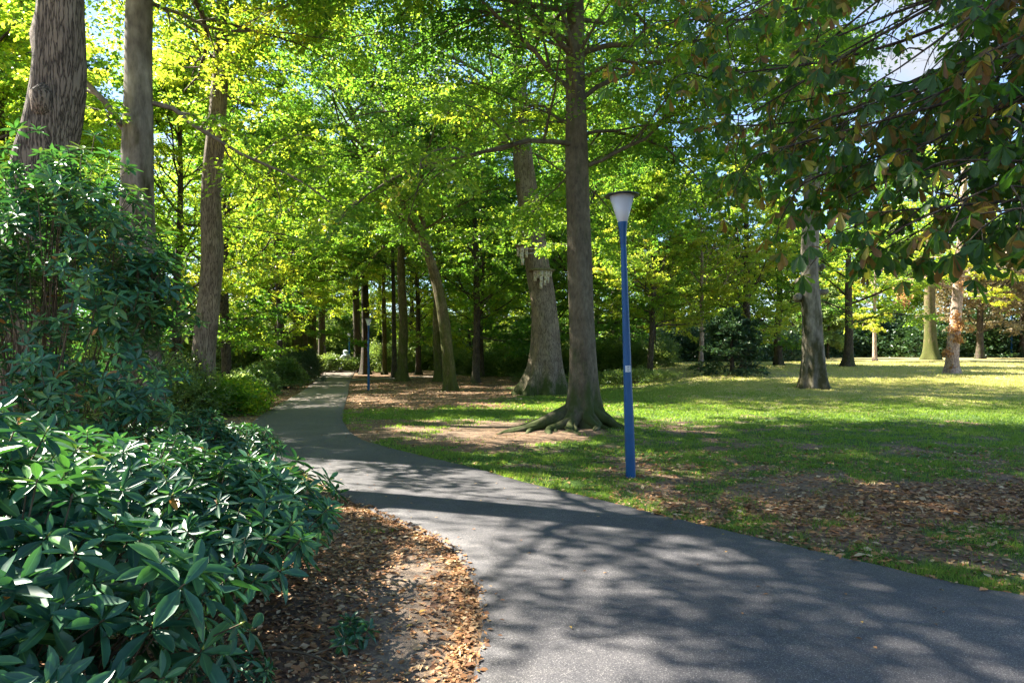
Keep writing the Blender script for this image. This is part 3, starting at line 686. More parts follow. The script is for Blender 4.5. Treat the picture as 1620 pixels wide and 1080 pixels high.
# right side of the park
ex = []
x0, y0, z0 = ground_at(1027, 598)
ex.append(((x0, y0, z0+3.1), (1, -.1, .12), 5.2, .06, .25, .1, 7))
tree('young_tree', 'dark slim young tree with a long low bough and yellowing leaves', 'tree', up(1027, 598, 11.5, dx=.35, wob=.05, seed=3), .17, 'darkbark', 'maple', 41,
     h0=2.6, nl=28, ll=4.6, lsize=.12, nleaf=44, ntw=7, nsub=7, droop=.2, flare=1.3, extra=ex, sides=8)
simple(1108, 586, 12, .14, 'young tree with pale straight stem and gold green crown left of the dark layered shrub', 'pinkbark', 'maple', 42, h0=3.4, ll=4.6, lsize=.16, nl=20, nleaf=30, name='young_tree')
simple(1158, 593, 3.2, .10, 'low dark evergreen with layered drooping boughs standing on the lawn', 'darkbark', 'dark', 43, h0=.35, ll=2.2, lsize=.13, nl=22, nleaf=26, prof='cone', droop=.4, name='layered_shrub', cat='shrub', lowang=.05)
simple(1180, 584, 13, .28, 'broad green tree with yellow top behind the dark layered shrub', 'darkbark', 'maple', 44, h0=1.6, ll=5.0, lsize=.17, nl=26, nleaf=30)
simple(1232, 578, 12, .28, 'deep green bushy tree left of the grey plane trunk', 'darkbark', 'beech', 45, h0=1.2, ll=4.5, lsize=.17, nl=24, nleaf=30)
# grey plane with knots
PX, PY, PZ = ground_at(1287, 614); pb = lambda px, py: at(px, py, PY)
def plane_knots(acc, rs):
    for px, py, dx, dz, rr in [(1298, 424, .26, .10, .13), (1303, 462, .34, .05, .12), (1266, 445, -.06, .05, .17), (1262, 470, -.1, .0, .16)]:
        p = pb(px, py)-np.array([PX, PY, PZ]); q = p-np.array([dx*.9, -.15, .02]); e = p+np.array([dx*.35, -.22 if dx < 0 else -.12, dz])
        tube(acc, [q, (q+p)/2, p, e], [rr*1.35, rr*1.1, rr, rr*.85], 10, .05, True, None, rs)
tree('plane_tree', 'grey knotted trunk with dark mossy side standing alone on the lawn', 'tree',
     [(PX, PY, PZ), pb(1287, 560), pb(1284, 500), pb(1281, 440), pb(1281, 385), pb(1284, 300), pb(1286, 200), pb(1288, 90), pb(1290, -60)], .45, 'greybark', 'beech', 46,
     h0=8.5, nl=26, ll=3.7, lsize=.15, nleaf=40, ntw=6, nsub=7, flare=1.35, lob=6, sides=20, root_fn=plane_knots)
simple(1341, 580, 12, .32, 'dark trunk under a wide green crown beyond the grey knotted trunk', 'darkbark', 'beech', 47, h0=3.0, ll=7.2, lsize=.19, nl=20, nleaf=30, rise=.05, droop=.4)
simple(1384, 571, 12, .18, 'thin brown trunk left of the far mossy one, behind the lawn rise', 'pinkbark', 'maple', 48, h0=3, ll=5, lsize=.22, nl=15)
simple(1472, 569, 19, .60, 'broad far trunk with green moss before the dark hedge', 'mossbark', 'beech', 49, h0=7, ll=8, lsize=.26, nl=18)
# pink barked chestnut with withered leaves
QX, QY, QZ = ground_at(1506, 591); qb = lambda px, py: at(px, py, QY)
ex = [(qb(1507, 456), (-1, .1, .35), 4.6, .09, .1, .3, 6), (qb(1520, 440), (1, .2, .2), 4.2, .08, .1, .3, 6), (qb(1516, 470), (1, -.2, .25), 3.4, .05, .25, .2, 5), (qb(1512, 430), (-.8, -.5, .3), 5, .09, .1, .3, 6)]
pk = tree('chestnut_tree', 'pinkish trunk with tufts of withered orange leaves out on the sunny lawn', 'tree',
     [(QX, QY, QZ), qb(1507, 550), qb(1512, 500), qb(1517, 440), qb(1521, 390), qb(1524, 330), qb(1526, 200)], .34, 'pinkbark', 'maple', 50,
     h0=5.5, nl=14, ll=4.8, lsize=.19, nleaf=20, ntw=5, nsub=5, flare=1.3, sides=14, extra=ex, age=.12)
wa = Acc(); rs = np.random.default_rng(5)
for px, py, r_, n in [(1509, 535, .32, 130), (1504, 520, .35, 130), (1512, 512, .25, 90), (1492, 557, .28, 90), (1506, 500, .28, 90), (1500, 579, .15, 30), (1420, 466, .5, 90), (1428, 478, .3, 50), (1500, 430, .5, 80), (1530, 520, .15, 30), (1518, 450, .4, 70)]:
    c = qb(px, py)-np.array([QX, QY+.35, QZ]); P = c+rs.normal(size=(n, 3))*r_*.45
    leaves(wa, P, rs.normal(size=(n, 3))+[0, 0, -1], rs.normal(size=(n, 3)), .17, .09, rs.random(n), 'quad')
wa.obj('withered_tufts', M['dead'], pk)

# ------------------------------------------------------------------ big trees at the left edge
oz = float(gz(-7.3, 10.5)); o_ = lambda px, py: at(px, py, 10.5)
def oak_burl(acc, rs):
    for px, py, r_, dx in [(90, 172, .15, 0)]:
        p = o_(px, py)-np.array([-7.35, 10.5, oz]); tube(acc, [p+[dx*.2, -.05, -.35], p+[dx*.5, -.30, -.12], p+[dx, -.36, .08], p+[dx*.5, -.2, .35]], [.05, r_, r_*1.05, .04], 10, .1, True, None, rs)
tree('oak_tree', 'massive deeply furrowed oak trunk at the left edge rising out of the rhododendrons', 'tree',
     [(-7.35, 10.5, oz), o_(57, 400), o_(62, 290), o_(76, 220), o_(92, 130), o_(97, 0), o_(104, -200), o_(100, -420), o_(120, -700)], .50, 'oakbark', 'linden', 61,
     h0=8.0, nl=30, ll=7.8, lsize=.12, nleaf=44, ntw=7, nsub=8, droop=.35, flare=1.25, lob=4, sides=24, knots=[(6.6, 3.6, .22), (4.6, 4.2, .16), (7.9, 3.3, .12), (5.2, 5.2, .12)], root_fn=oak_burl)
b2z = float(gz(-7.4, 13.6)); b_ = lambda px, py: at(px, py, 13.6)
tree('beech_tree', 'smooth grey trunk with a slanting branch, second from the left edge', 'tree',
     [(-7.4, 13.6, b2z), b_(218, 400), b_(218, 230), b_(219, 100), b_(222, -20), b_(226, -200), b_(220, -500), b_(225, -650)], .37, 'greybark', 'linden', 62,
     h0=8.8, nl=32, ll=6.5, lsize=.10, nleaf=44, ntw=7, nsub=8, droop=.45, flare=1.3, sides=20,
     extra=[(b_(217, 235), (-.75, -.2, 1.0), 3.0, .075, -.2, .0, 5), (b_(230, 160), (.8, .3, -.05), 4.5, .05, .1, .5, 8)])
c3 = lambda px, py: at(px, py, 20.5); c3z = float(gz(-9.3, 20.5))
tree('slender_tree', 'tall slim trunk third from the left edge, bowed to the right above the low shrubs', 'tree',
     [(-9.3, 20.5, c3z), c3(322, 560), c3(332, 470), c3(336, 400), c3(333, 310), c3(343, 200), c3(349, 100), c3(352, 0), c3(356, -150), c3(370, -300)], .36, 'ridgebark', 'linden', 63,
     h0=9.5, nl=28, ll=5.2, lsize=.11, nleaf=44, ntw=7, nsub=8, droop=.45, flare=1.2, sides=16)
# woodland to the left: understorey and canopy trees behind the trunks
WL = 'leafy trees of the woodland behind the left trunks'
protoA = tree('woodland_tree', 'sunlit yellow green leafy tree of the wood at left', 'tree', [(-20, 26, float(tz(-20, 26))), (-19.9, 26, 5), (-20.2, 26.2, 10), (-20, 26, 17)], .22, 'darkbark', 'linden', 71, WL,
              h0=2.4, nl=32, ll=5.4, lsize=.15, nleaf=36, ntw=6, nsub=8, droop=.4, sides=8)
protoB = tree('woodland_tree', 'fresh green broad leafy tree of the wood', 'tree', [(-15, 36, float(tz(-15, 36))), (-15.2, 36, 6), (-15, 36.1, 12), (-15.1, 36, 19)], .26, 'darkbark', 'beech', 72, WL,
              h0=3.2, nl=32, ll=6.2, lsize=.19, nleaf=34, ntw=6, nsub=8, droop=.45, sides=8)
rs = np.random.default_rng(99)
for k, (x, y, s, p) in enumerate([(-13.2, 27, .8, 0), (-29, 34, 1.0, 0), (-16.5, 22, .75, 0), (-15.5, 18.3, .85, 0), (-31, 46, 1.2, 1), (-24, 19, .8, 0), (-38, 42, 1.2, 0), (-17.5, 52, 1.15, 0),  # one copy, mostly out of view, is added to dapple the path with shade
                                  (-26, 60, 1.3, 0), (-40, 60, 1.3, 1), (-34, 26, 1.0, 1), (-15, 44, .9, 0)]):
    copy_tree((protoA, protoB)[p], (x, y, float(tz(x, y))-.05), rs.random()*6.28, s, ('sunlit yellow green leafy tree of the wood at left', 'fresh green broad leafy tree of the wood')[p], WL)
for k, (x, y, s, p) in enumerate([(5, 47, 1.05, 1), (-2.5, 47, .95, 1), (10.5, 51, .9, 1)]):
    copy_tree((protoA, protoB)[p], (x, y, float(tz(x, y))-.05), k*2.1, s, ('yellow green far tree filling the view between the trunks', 'mid green far tree filling the view between the trunks')[p], 'trees closing the view behind the trunks')
BGc = 'trees closing the view behind the trunks'
for k, (x, y, s, p) in enumerate([(-8.5, 62, 1.1, 0), (-4, 74, 1.2, 0), (2, 66, 1.1, 1), (-12, 82, 1.25, 0), (6.5, 60, 1.0, 1), (9, 74, 1.2, 1), (-18, 92, 1.4, 0), (-1, 96, 1.4, 0), (14, 88, 1.3, 1), (3, 50, .75, 1), (-2.5, 57, .85, 0), (-23, 84, 1.4, 1), (-26, 100, 1.5, 0), (-5, 112, 1.6, 1)]):
    copy_tree((protoA, protoB)[p], (x, y, float(tz(x, y))-.05), rs.random()*6.28, s, ('yellow green far tree filling the view between the trunks', 'mid green far tree filling the view between the trunks')[p], BGc)
# far side of the lawn
FR = 'trees on the far side of the lawn'
protoC = tree('park_tree', 'round green tree on the far side of the lawn', 'tree', [(22, 84, float(tz(22, 84))), (22, 84, 8), (22.2, 84, 12), (22, 84, 17)], .35, 'darkbark', 'maple', 73, FR,
              h0=2.5, nl=28, ll=6.0, lsize=.30, nleaf=30, ntw=5, nsub=7, droop=.4, sides=8)
protoD = tree('park_tree', 'brownish leafed spreading tree at the far right of the lawn', 'tree', [(48, 70, float(tz(48, 70))), (48, 70, 6), (48.2, 70, 9), (48, 70, 13)], .35, 'darkbark', 'brown', 74, None,
              h0=2.0, nl=26, ll=6.5, lsize=.28, nleaf=30, ntw=5, nsub=7, droop=.7, sides=8)
copy_tree(protoD, (57, 76, 2), 2.1, 1.15, 'second brownish tree reaching past the right edge behind the lawn')
for k, (x, y, s) in enumerate([(30, 92, .95), (37, 88, 1.0), (44, 95, 1.05), (52, 92, 1.0), (60, 98, 1.1), (68, 90, 1.1), (26, 104, 1.1), (34, 108, 1.1), (78, 104, 1.3), (17.5, 74, .8), (72, 76, 1.1), (90, 95, 1.3)]):
    copy_tree(protoC, (x, y, float(tz(x, y))-.05), rs.random()*6.28, s, 'round green tree on the far side of the lawn', FR)
wt = tree('weeping_tree', 'small pale weeping tree with hanging twigs left of the grey knotted trunk', 'tree', up(1254, 567, 6.5, seed=5), .18, 'darkbark', 'grey', 75, h0=2.2, nl=20, ll=2.6, lsize=.20, nleaf=26, ntw=5, nsub=5, droop=1.8, sides=8)
simple(1310, 567, 7, .12, 'small light green weeping tree just right of the grey knotted trunk', 'darkbark', 'grey', 76, h0=1.4, ll=2.6, lsize=.22, nl=20, droop=1.7, name='weeping_tree')

# ------------------------------------------------------------------ shrubs
def bush(name, label, lobes, leafm, n, lsize, seed, group=None, nleaf=9, tl=.35, flat=.8, wid=.5, cat='shrub'):
    rs = np.random.default_rng(seed); lobes = np.array(lobes, float)
    x, y = lobes[0, :2]; base = np.array([x, y, float(gz(x, y))]); root = empty(name, label, cat, tuple(base), group)
    ca = Acc(); ba = Acc(); w = lobes[:, 3]*lobes[:, 4]+lobes[:, 3]*lobes[:, 5]; w = w/w.sum()
    k = rs.choice(len(lobes), n, p=w); d = unit(rs.normal(size=(n, 3))); d[:, 2] = np.where(d[:, 2] < -.35, -d[:, 2], d[:, 2])
    rad = (.55+.47*rs.random(n)**.6)*(1+.12*np.sin(d[:, 0]*7+k)+.1*np.sin(d[:, 2]*9+d[:, 1]*6))
    P = lobes[k, :3]-base+d*lobes[k, 3:6]*rad[:, None]; P[:, 2] = np.maximum(P[:, 2], .03)
    cl = np.clip(.5+.5*np.sin(P[:, 0]*3+seed)*np.sin(P[:, 1]*2.3)*1+rs.normal(size=n)*.2, 0, 1)
    spray(ca, P, d+[0, 0, .35], tl*(.6+.8*rs.random(n)), nleaf, rs, lsize, cl, flat, wid=wid)
    for i in range(min(60, n//12)):
        e = P[rs.integers(n)]; s = np.array([e[0]*.25+rs.normal()*.1, e[1]*.25+rs.normal()*.1, -.03])
        m = (s+e)/2+rs.normal(size=3)*.1; m[2] = e[2]*.4
        tube(ba, spline([s, m, e], 4), np.linspace(.022, .005, 9), 5)
    ba.obj('stems', M['twig'], root, True); ca.obj('foliage', M[leafm], root); return root
g_ = lambda px, py: ground_at(px, py)
def L_(px, py, rx, ry, rz_, up_=.4, Y=None):
    x, y, z = ground_at(px, py) if Y is None else (at(px, py, Y)[0], Y, float(tz(at(px, py, Y)[0], Y)))
    return (x, y, z+rz_*up_, rx, ry, rz_)
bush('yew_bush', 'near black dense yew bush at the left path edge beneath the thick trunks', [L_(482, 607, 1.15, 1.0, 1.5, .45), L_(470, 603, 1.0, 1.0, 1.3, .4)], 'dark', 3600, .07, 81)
bush('laurel_bush', 'dull green rounded shrub directly in front of the black yew', [L_(444, 614, 1.25, 1.0, 1.05), L_(425, 610, 1.0, 1, .95)], 'shrub', 2200, .13, 82, wid=.55)
bush('low_shrub', 'pale sunlit yellow green low shrub, nearest the path on the left', [L_(402, 624, 1.05, .8, .7), L_(385, 628, .8, .8, .5)], 'grey', 1300, .15, 83, flat=.5, wid=.6)
bush('tall_hedge', 'ragged tall dark hedge behind the pale low shrub', [L_(430, 597, 2.0, 1.5, 3.0), L_(395, 597, 2.2, 1.5, 3.1), L_(355, 600, 1.8, 1.5, 2.6), L_(455, 594, 1.2, 1, 2.0)], 'shrub', 5500, .15, 84, cat='hedge', wid=.55)
bush('low_shrub', 'yellow green ground hugging shrub by the foot of the third trunk', [L_(372, 650, 1.0, .8, .55), L_(350, 655, .9, .8, .6), L_(385, 640, .7, .7, .35)], 'linden', 1500, .11, 85, flat=.5, wid=.65)
bush('low_shrub', 'mid green low shrub between the third trunk and the rhododendrons', [L_(270, 660, 1.6, 1.0, 1.1), L_(230, 665, 1.5, 1.0, 1.0), L_(180, 660, 1.5, 1, 1.5)], 'shrub', 3500, .08, 86)
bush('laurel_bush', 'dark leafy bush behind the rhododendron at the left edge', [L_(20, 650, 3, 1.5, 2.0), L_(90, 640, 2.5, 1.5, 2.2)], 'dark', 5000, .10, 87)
hp = bush('dark_undergrowth', 'green undergrowth mound behind the trunks', [(-9.5, 76, .9, 3.2, 2, 2.2), (-7, 76.6, .9, 2.5, 2, 2.6), (-12, 76, .9, 2.5, 2, 2.7)], 'shrub', 4200, .2, 88, 'dark undergrowth behind the trunks', tl=.6)
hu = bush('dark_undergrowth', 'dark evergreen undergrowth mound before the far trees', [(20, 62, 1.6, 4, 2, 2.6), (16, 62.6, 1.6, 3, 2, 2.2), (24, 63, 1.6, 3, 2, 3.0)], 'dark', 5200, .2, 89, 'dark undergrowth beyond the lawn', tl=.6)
for k, (x, y, s, p) in enumerate([(-4.5, 80, 1, 0), (-1, 66, .9, 0), (3, 60, .8, 0), (7, 56, .75, 0), (11, 58, .8, 0), (-13.2, 72, .9, 0), (-24, 74, 1.6, 0), (-16, 96, 2.2, 0), (-9, 100, 2.2, 0), (-2, 98, 2.2, 0), (5, 92, 2.2, 0), (12, 88, 2.0, 0), (-24, 92, 2.4, 0), (-33, 84, 2.4, 0), (-30, 62, 1.8, 0), (-14, 84, 1.8, 0), (-3.5, 62, .7, 0), (5, 66, 1.1, 0), (9.5, 52, .6, 0), (1, 74, 1.2, 0)]):
    copy_tree(hp, (x, y, float(tz(x, y))), k*1.7, s, 'green undergrowth mound behind the trunks', 'dark undergrowth behind the trunks')
for k, (x, y, s, p) in enumerate([(13.5, 64, .9, 0), (29, 86, 1.0, 0), (36, 86, 1.2, 0), (42, 84, 1.3, 0), (49, 83, 1.3, 0), (56, 82, 1.3, 0), (63, 80, 1.2, 0), (70, 82, 1.4, 0), (26, 74, .6, 0), (46, 88, 1.7, 0), (58, 88, 1.8, 0), (80, 86, 1.5, 0), (38, 92, 1.7, 0)]):
    copy_tree(hu, (x, y, float(tz(x, y))), k*2.3, s, 'dark evergreen undergrowth mound before the far trees', 'dark undergrowth beyond the lawn')
bush('ground_cover', 'low dark leafy plants around the feet of the trees right of the rooty beech', [L_(985, 607, .9, .5, .4), L_(1010, 605, 1.0, .5, .42), L_(962, 607, .7, .5, .35), L_(1045, 604, .8, .4, .25)], 'shrub', 1500, .08, 90, cat='plant')
bush('ground_cover', 'small clump of green plants left of the nest box trunk', [L_(826, 604, .6, .4, .3), L_(900, 612, .5, .4, .35)], 'shrub', 500, .08, 91, cat='plant')
bush('ground_cover', 'sunlit pale ground plants in the clearing behind the slender stems', [L_(800, 574, 4.5, 2, .8), L_(760, 574, 4, 2, .7)], 'grey', 1800, .18, 92, cat='plant', tl=.5)

def rhododendron(name, label, lobes, n, seed, size=.12, inner=.35, kind='lance', lean=(0, 0, 0), bud=True, links=2, cat='shrub', stems=40, minz=.12, nlv=(7, 11), gaps=0.0, tone0=0.0):
    rs = np.random.default_rng(seed); lobes = np.array(lobes, float)
    x, y = lobes[0, :2]; base = np.array([x, y, float(gz(x, y))]); root = empty(name, label, cat, tuple(base))
    w = lobes[:, 3]*lobes[:, 4]+lobes[:, 3]*lobes[:, 5]+lobes[:, 4]*lobes[:, 5]; k = rs.choice(len(lobes), n, p=w/w.sum())
    d = unit(rs.normal(size=(n, 3))); d[:, 2] = np.where((d[:, 2] < -.2) & (rs.random(n) < .7), -d[:, 2], d[:, 2])
    inn = rs.random(n) < inner
    rad = np.where(inn, .5+.4*rs.random(n), .92+.14*rs.random(n))*(1+.10*np.sin(d[:, 0]*8+k*2)+.09*np.sin(d[:, 2]*9+d[:, 1]*7+k))
    P = lobes[k, :3]-base+d*lobes[k, 3:6]*rad[:, None]
    gzz = gz(P[:, 0]+base[0], P[:, 1]+base[1])-base[2]; ok = P[:, 2] > gzz+minz
    # thin out shoots buried deep inside a neighbouring lobe
    for (lx, ly, lz, ax, ay, az) in lobes: ok &= ((((P+base-[lx, ly, lz])/[ax, ay, az])**2).sum(1) > .20)
    if gaps: ok &= (fbm(P[:, 0]*1.7+50, P[:, 2]*1.9+P[:, 1]*.7+20, seed, 2) > .30+gaps*.9*sstep(1.4, 2.8, P[:, 2]))
    P, d = P[ok], d[ok]; n = len(P)
    ax = unit(d*.75+np.array([0, 0, .65])+rs.normal(size=(n, 3))*.22+np.array(lean))
    u = unit(np.cross(ax, [.3, .2, 1.0])); v = np.cross(ax, u)
    la = Acc(); sa = Acc(); ba = Acc()
    m = rs.integers(*nlv, n); sz = size*(.72+.5*rs.random(n)); tone = np.clip(rs.beta(2.2, 2.2, n)*.85+tone0, 0, .86); mx_ = m.max(); off = rs.random(n)*6.28
    for j in range(mx_):
        s = m > j; th = off[s]+j*2.4+rs.normal(size=s.sum())*.18; ring = (j/mx_)
        el = 1.05-1.15*(1-ring)+rs.normal(size=s.sum())*.16-.15                    # inner leaves stand up, outer ones lie flat or hang
        rd = np.cos(th)[:, None]*u[s]+np.sin(th)[:, None]*v[s]
        D = rd*np.cos(el)[:, None]+ax[s]*np.sin(el)[:, None]; Nn = ax[s]*np.cos(el)[:, None]-rd*np.sin(el)[:, None]+rs.normal(size=(s.sum(), 3))*.12
        L = sz[s]*(.75+.45*(1-ring))*(.85+.3*rs.random(s.sum()))
        a = np.clip(tone[s]+rs.normal(size=s.sum())*.08+.12*ring, 0, .93); a = np.where(rs.random(s.sum()) < .006, 1.0, a)
        leaves(la, P[s]+rd*.008-ax[s]*(.035*(1-ring))[..., None] if False else P[s]+rd*.008-ax[s]*.03*(1-ring), D, Nn, L, L*.30*(1+.2*rs.random(s.sum())), a, kind)
    # shoots
    q0 = P-ax*(.10+.10*rs.random(n))[:, None]-d*.06; w3 = .0035
    for k3 in range(3):
        pass
    e = []; b = (np.arange(n)*6)[:, None]; V = []
    for c_ in range(3):
        an = c_*2.094; V.append(q0+(math.cos(an)*u+math.sin(an)*v)*w3*1.3)
    for c_ in range(3):
        an = c_*2.094; V.append(P+(math.cos(an)*u+math.sin(an)*v)*w3)
    V = np.stack(V, 1).reshape(-1, 3)
    ba.add(V, np.concatenate([b+[[0, 1, 4, 3]], b+[[1, 2, 5, 4]], b+[[2, 0, 3, 5]]]))
    nst = min(stems, n)
    for i in range(nst):
        t = q0[rs.integers(n)]; s = np.array([t[0]*.22+rs.normal()*.12, t[1]*.22+rs.normal()*.12, -.04]); s[2] = float(gz(s[0]+base[0], s[1]+base[1]))-base[2]-.03
        mid = s*.45+t*.55+rs.normal(size=3)*.12; mid[2] = s[2]*.6+t[2]*.4
        tube(ba, spline([s, mid, t], 6), np.linspace(.018+.01*rs.random(), .004, 13), 5, .08, True, None, rs)
    for i in range(n//links):                                                        # links from shoot to wood
        t = q0[i]; s = t*np.array([.72, .72, .62])+rs.normal(size=3)*.05
        tube(ba, [s, (s+t)/2+rs.normal(size=3)*.02, t], [.006, .005, .004], 3, 0, False)
    ba.obj('stems', M['twig'], root, True)
    if bud:
        s = rs.random(n) < .55; ns = s.sum(); B = Acc(); Pb, ab, ub, vb = P[s], ax[s], u[s], v[s]
        r_ = .006; V = np.stack([Pb+ub*r_, Pb+vb*r_, Pb-ub*r_, Pb-vb*r_, Pb+ab*.024, Pb-ab*.008], 1).reshape(-1, 3); b = (np.arange(ns)*6)[:, None]
        B.add(V, None, np.concatenate([b+[[i, (i+1) % 4, 4]] for i in range(4)]+[b+[[(i+1) % 4, i, 5]] for i in range(4)]))
        bo = B.obj('bud', M['bud'], root, True); bo['kind'] = 'stuff'
    la.obj('foliage', M['rhodo'], root, True); return root
rhododendron('rhododendron', 'nearest rhododendron with large glossy leaves filling the lower left corner',
             [(-2.35, 2.75, .55, 1.05, .75, .70), (-1.85, 2.45, .40, .58, .55, .48), (-2.75, 3.2, .8, .85, .6, .62), (-1.95, 2.0, .40, .6, .5, .42)], 620, 101, .135, stems=40)
rhododendron('rhododendron', 'low rhododendron spreading towards the asphalt, just behind the nearest one',
             [(-2.35, 4.4, .56, .98, .85, .50), (-1.74, 4.55, .54, .36, .5, .24), (-2.9, 4.7, .5, 1.2, .9, .62), (-2.02, 5.2, .5, .60, .7, .42), (-1.75, 3.9, .52, .55, .45, .30)], 900, 102, .115, stems=40)
rhododendron('rhododendron', 'tall dark rhododendron wall growing up in front of the big left trunks',
             [(-5.6, 7.9, 1.7, 1.5, 1.0, 1.7), (-4.7, 7.8, 1.5, .95, .9, 1.5), (-5.0, 7.7, 2.6, 1.0, .8, 1.45), (-6.6, 8.0, 2.2, 1.3, .9, 1.6), (-4.15, 7.9, 2.0, .42, .6, 1.1), (-6.0, 8.0, 3.1, 1.0, .7, .8), (-5.1, 7.3, .75, 1.5, .7, .75)], 2500, 103, .125, inner=.42, gaps=.08, tone0=.22, links=9, stems=22, bud=False, kind='lance')
rhododendron('rhododendron', 'small dark rhododendron at the foot of the tall one, beside the path bend',
             [(-4.2, 8.9, .35, .75, .7, .5), (-4.9, 9.4, .4, .9, .7, .6), (-4.0, 10.2, .3, .55, .5, .38)], 620, 104, .105, bud=False, stems=20)
rhododendron('rhododendron_sprig', 'small self sown sprig of green leaves on the litter near the kerb', [(-.93, 3.95, .09, .10, .10, .07)], 10, 105, .07, inner=0, stems=4, bud=False, cat='plant', minz=.02)
rhododendron('rhododendron_sprig', 'leafy seedling in the dark shade under the nearest rhododendron', [(-1.45, 3.45, .09, .22, .14, .08)], 22, 106, .06, inner=0, stems=6, bud=False, cat='plant', minz=.02)

# ------------------------------------------------------------------ horse chestnut reaching in from the right
def horse_chestnut():
    rs = np.random.default_rng(200); tx, ty = 9.6, 5.2; base = np.array([tx, ty, float(gz(tx, ty))])
    root = empty('horse_chestnut', 'horse chestnut with rust edged hand shaped leaves hanging in from the right', 'tree', tuple(base))
    acc = Acc(); la = Acc()
    T = np.array([[0, 0, -.1], [0, 0, .4], [.05, 0, 2], [0, .1, 4], [-.1, .1, 6.5], [0, 0, 9], [.1, 0, 13]]); tube(acc, spline(T, 5), np.interp(np.arange(31), [0, 5, 30], [.62, .42, .10]), 16)
    tips = [(1085, 40, 7.5), (1120, 170, 7.2), (1200, 290, 6.6), (1150, 90, 6.5), (1275, 330, 6.0), (1360, 385, 5.2), (1450, 395, 4.8), (1545, 385, 4.6), (1600, 340, 4.4), (1590, 230, 4.6), (1500, 300, 5.0), (1410, 300, 5.4),
            (1320, 230, 5.8), (1260, 130, 6.4), (1380, 180, 5.6), (1470, 200, 5.2), (1560, 130, 4.8), (1600, 30, 4.6), (1230, 20, 6.6), (1180, 230, 7.0), (1330, 300, 6.4), (1540, 60, 5.4), (1600, 410, 5.0), (1080, 110, 8.0), (1240, 210, 7.4), (1000, 10, 7.5), (1420, 60, 6.4), (1345, 60, 6.6)]
    tips += [(1040, 80, 7.6), (1110, 250, 7.6), (1160, 320, 7.4), (1480, 350, 5.6), (1400, 330, 6.0), (1570, 290, 5.2), (1260, 280, 7.0)]
    tips += [(px+rs.normal()*40, py+rs.normal()*40-10, y+1.2+rs.random()) for px, py, y in tips[3:22]]
    Pl = []; Dl = []; tone = []
    for i, (px, py, y) in enumerate(tips):
        py -= 46
        if px > 1340 and px < 1490 and py < 120 and not (i == 26): continue
        e = at(px, py, y)-base; h = max(e[2]+.9+.5*rs.random(), 2.2); s = np.array([0, 0, h+.2*rs.normal()])
        m1 = s*.6+e*.4+np.array([0, rs.normal()*.6, .45+.35*rs.normal()]); m2 = s*.25+e*.75+np.array([0, rs.normal()*.45, .38+.25*rs.normal()])
        P = spline([s, m1, m2, e], 8); n = len(P); tube(acc, P, np.linspace(.038, .006, n), 6, .05, True, None, rs)
        for j in range(int(n*.42), n, 1):
            if rs.random() < .28 and j < n-1: continue
            pp = P[j]; dd = unit(P[min(j+1, n-1)]-P[max(j-1, 0)]); sd = unit(np.cross(dd, [0, 0, 1]))*rs.choice([-1, 1])
            L = .28+.45*rs.random(); tw = unit(dd*.6+sd*.7+rs.normal(size=3)*.25+[0, 0, -.15]); q_ = limb_path(pp, tw, L, rs, .1, .6, 4, .12)
            tube(acc, q_, np.linspace(.008, .004, 5), 4)
            for v in (2, 3, 3, 4, 4):
                Pl.append(q_[v]); Dl.append(unit(unit(q_[v]-q_[v-1])*.5+rs.normal(size=3)*.65+[0, 0, -.05])); tone.append(rs.random())
    Pl = np.array(Pl); Dl = unit(np.array(Dl)); tone = np.array(tone)
    pet = .10+.09*rs.random(len(Pl)); C = Pl+Dl*pet[:, None]+np.array([0, 0, -.02])
    # leave the open patch of sky
    W = C+base; sx = 810+1080*W[:, 0]/W[:, 1]; sy = 570-1080*(W[:, 2]-CAMZ)/W[:, 1]
    n = len(Pl); wv = unit(np.cross(Dl, [0, 0, 1.0])+1e-6)*.0022; V = np.stack([Pl-wv, Pl+wv, C+wv, C-wv], 1).reshape(-1, 3); acc.add(V, (np.arange(n)*4)[:, None]+[[0, 1, 2, 3]])
    gap = (((sx-1425)/88)**2+((sy-48)/68)**2 < 1) & (rs.random(len(C)) < .92); C = C[~gap]; Dl = Dl[~gap]; tone = tone[~gap]; Pl = Pl[~gap]; n = len(C)
    ax = unit(np.array([0, 0, 1.0])+Dl*.4+rs.normal(size=(n, 3))*.3); f = unit(Dl-ax*(Dl*ax).sum(1)[:, None]); b = np.cross(ax, f)
    for j, (an, sc) in enumerate([(0, 1.0), (.62, .93), (-.62, .93), (1.3, .74), (-1.3, .74), (2.1, .48), (-2.1, .48)]):
        rd = math.cos(an)*f+math.sin(an)*b; dr = .30+.55*rs.random(n)
        D = rd*np.cos(dr)[:, None]-ax*np.sin(dr)[:, None]+rs.normal(size=(n, 3))*.08; Nn = ax*np.cos(dr)[:, None]+rd*np.sin(dr)[:, None]+rs.normal(size=(n, 3))*.15
        L = (.12+.06*rs.random(n))*sc; cup = rs.random(n) < .2
        leaves(la, C, D, Nn, L, L*np.where(cup, .28, .42), np.clip(tone*.82+rs.normal(size=n)*.15+.06, 0, .97)+(rs.random(n) < .012)*.3, 'obov')
    acc.obj('trunk', M['darkbark'], root, True); la.obj('crown', M['chest'], root, True)
horse_chestnut()

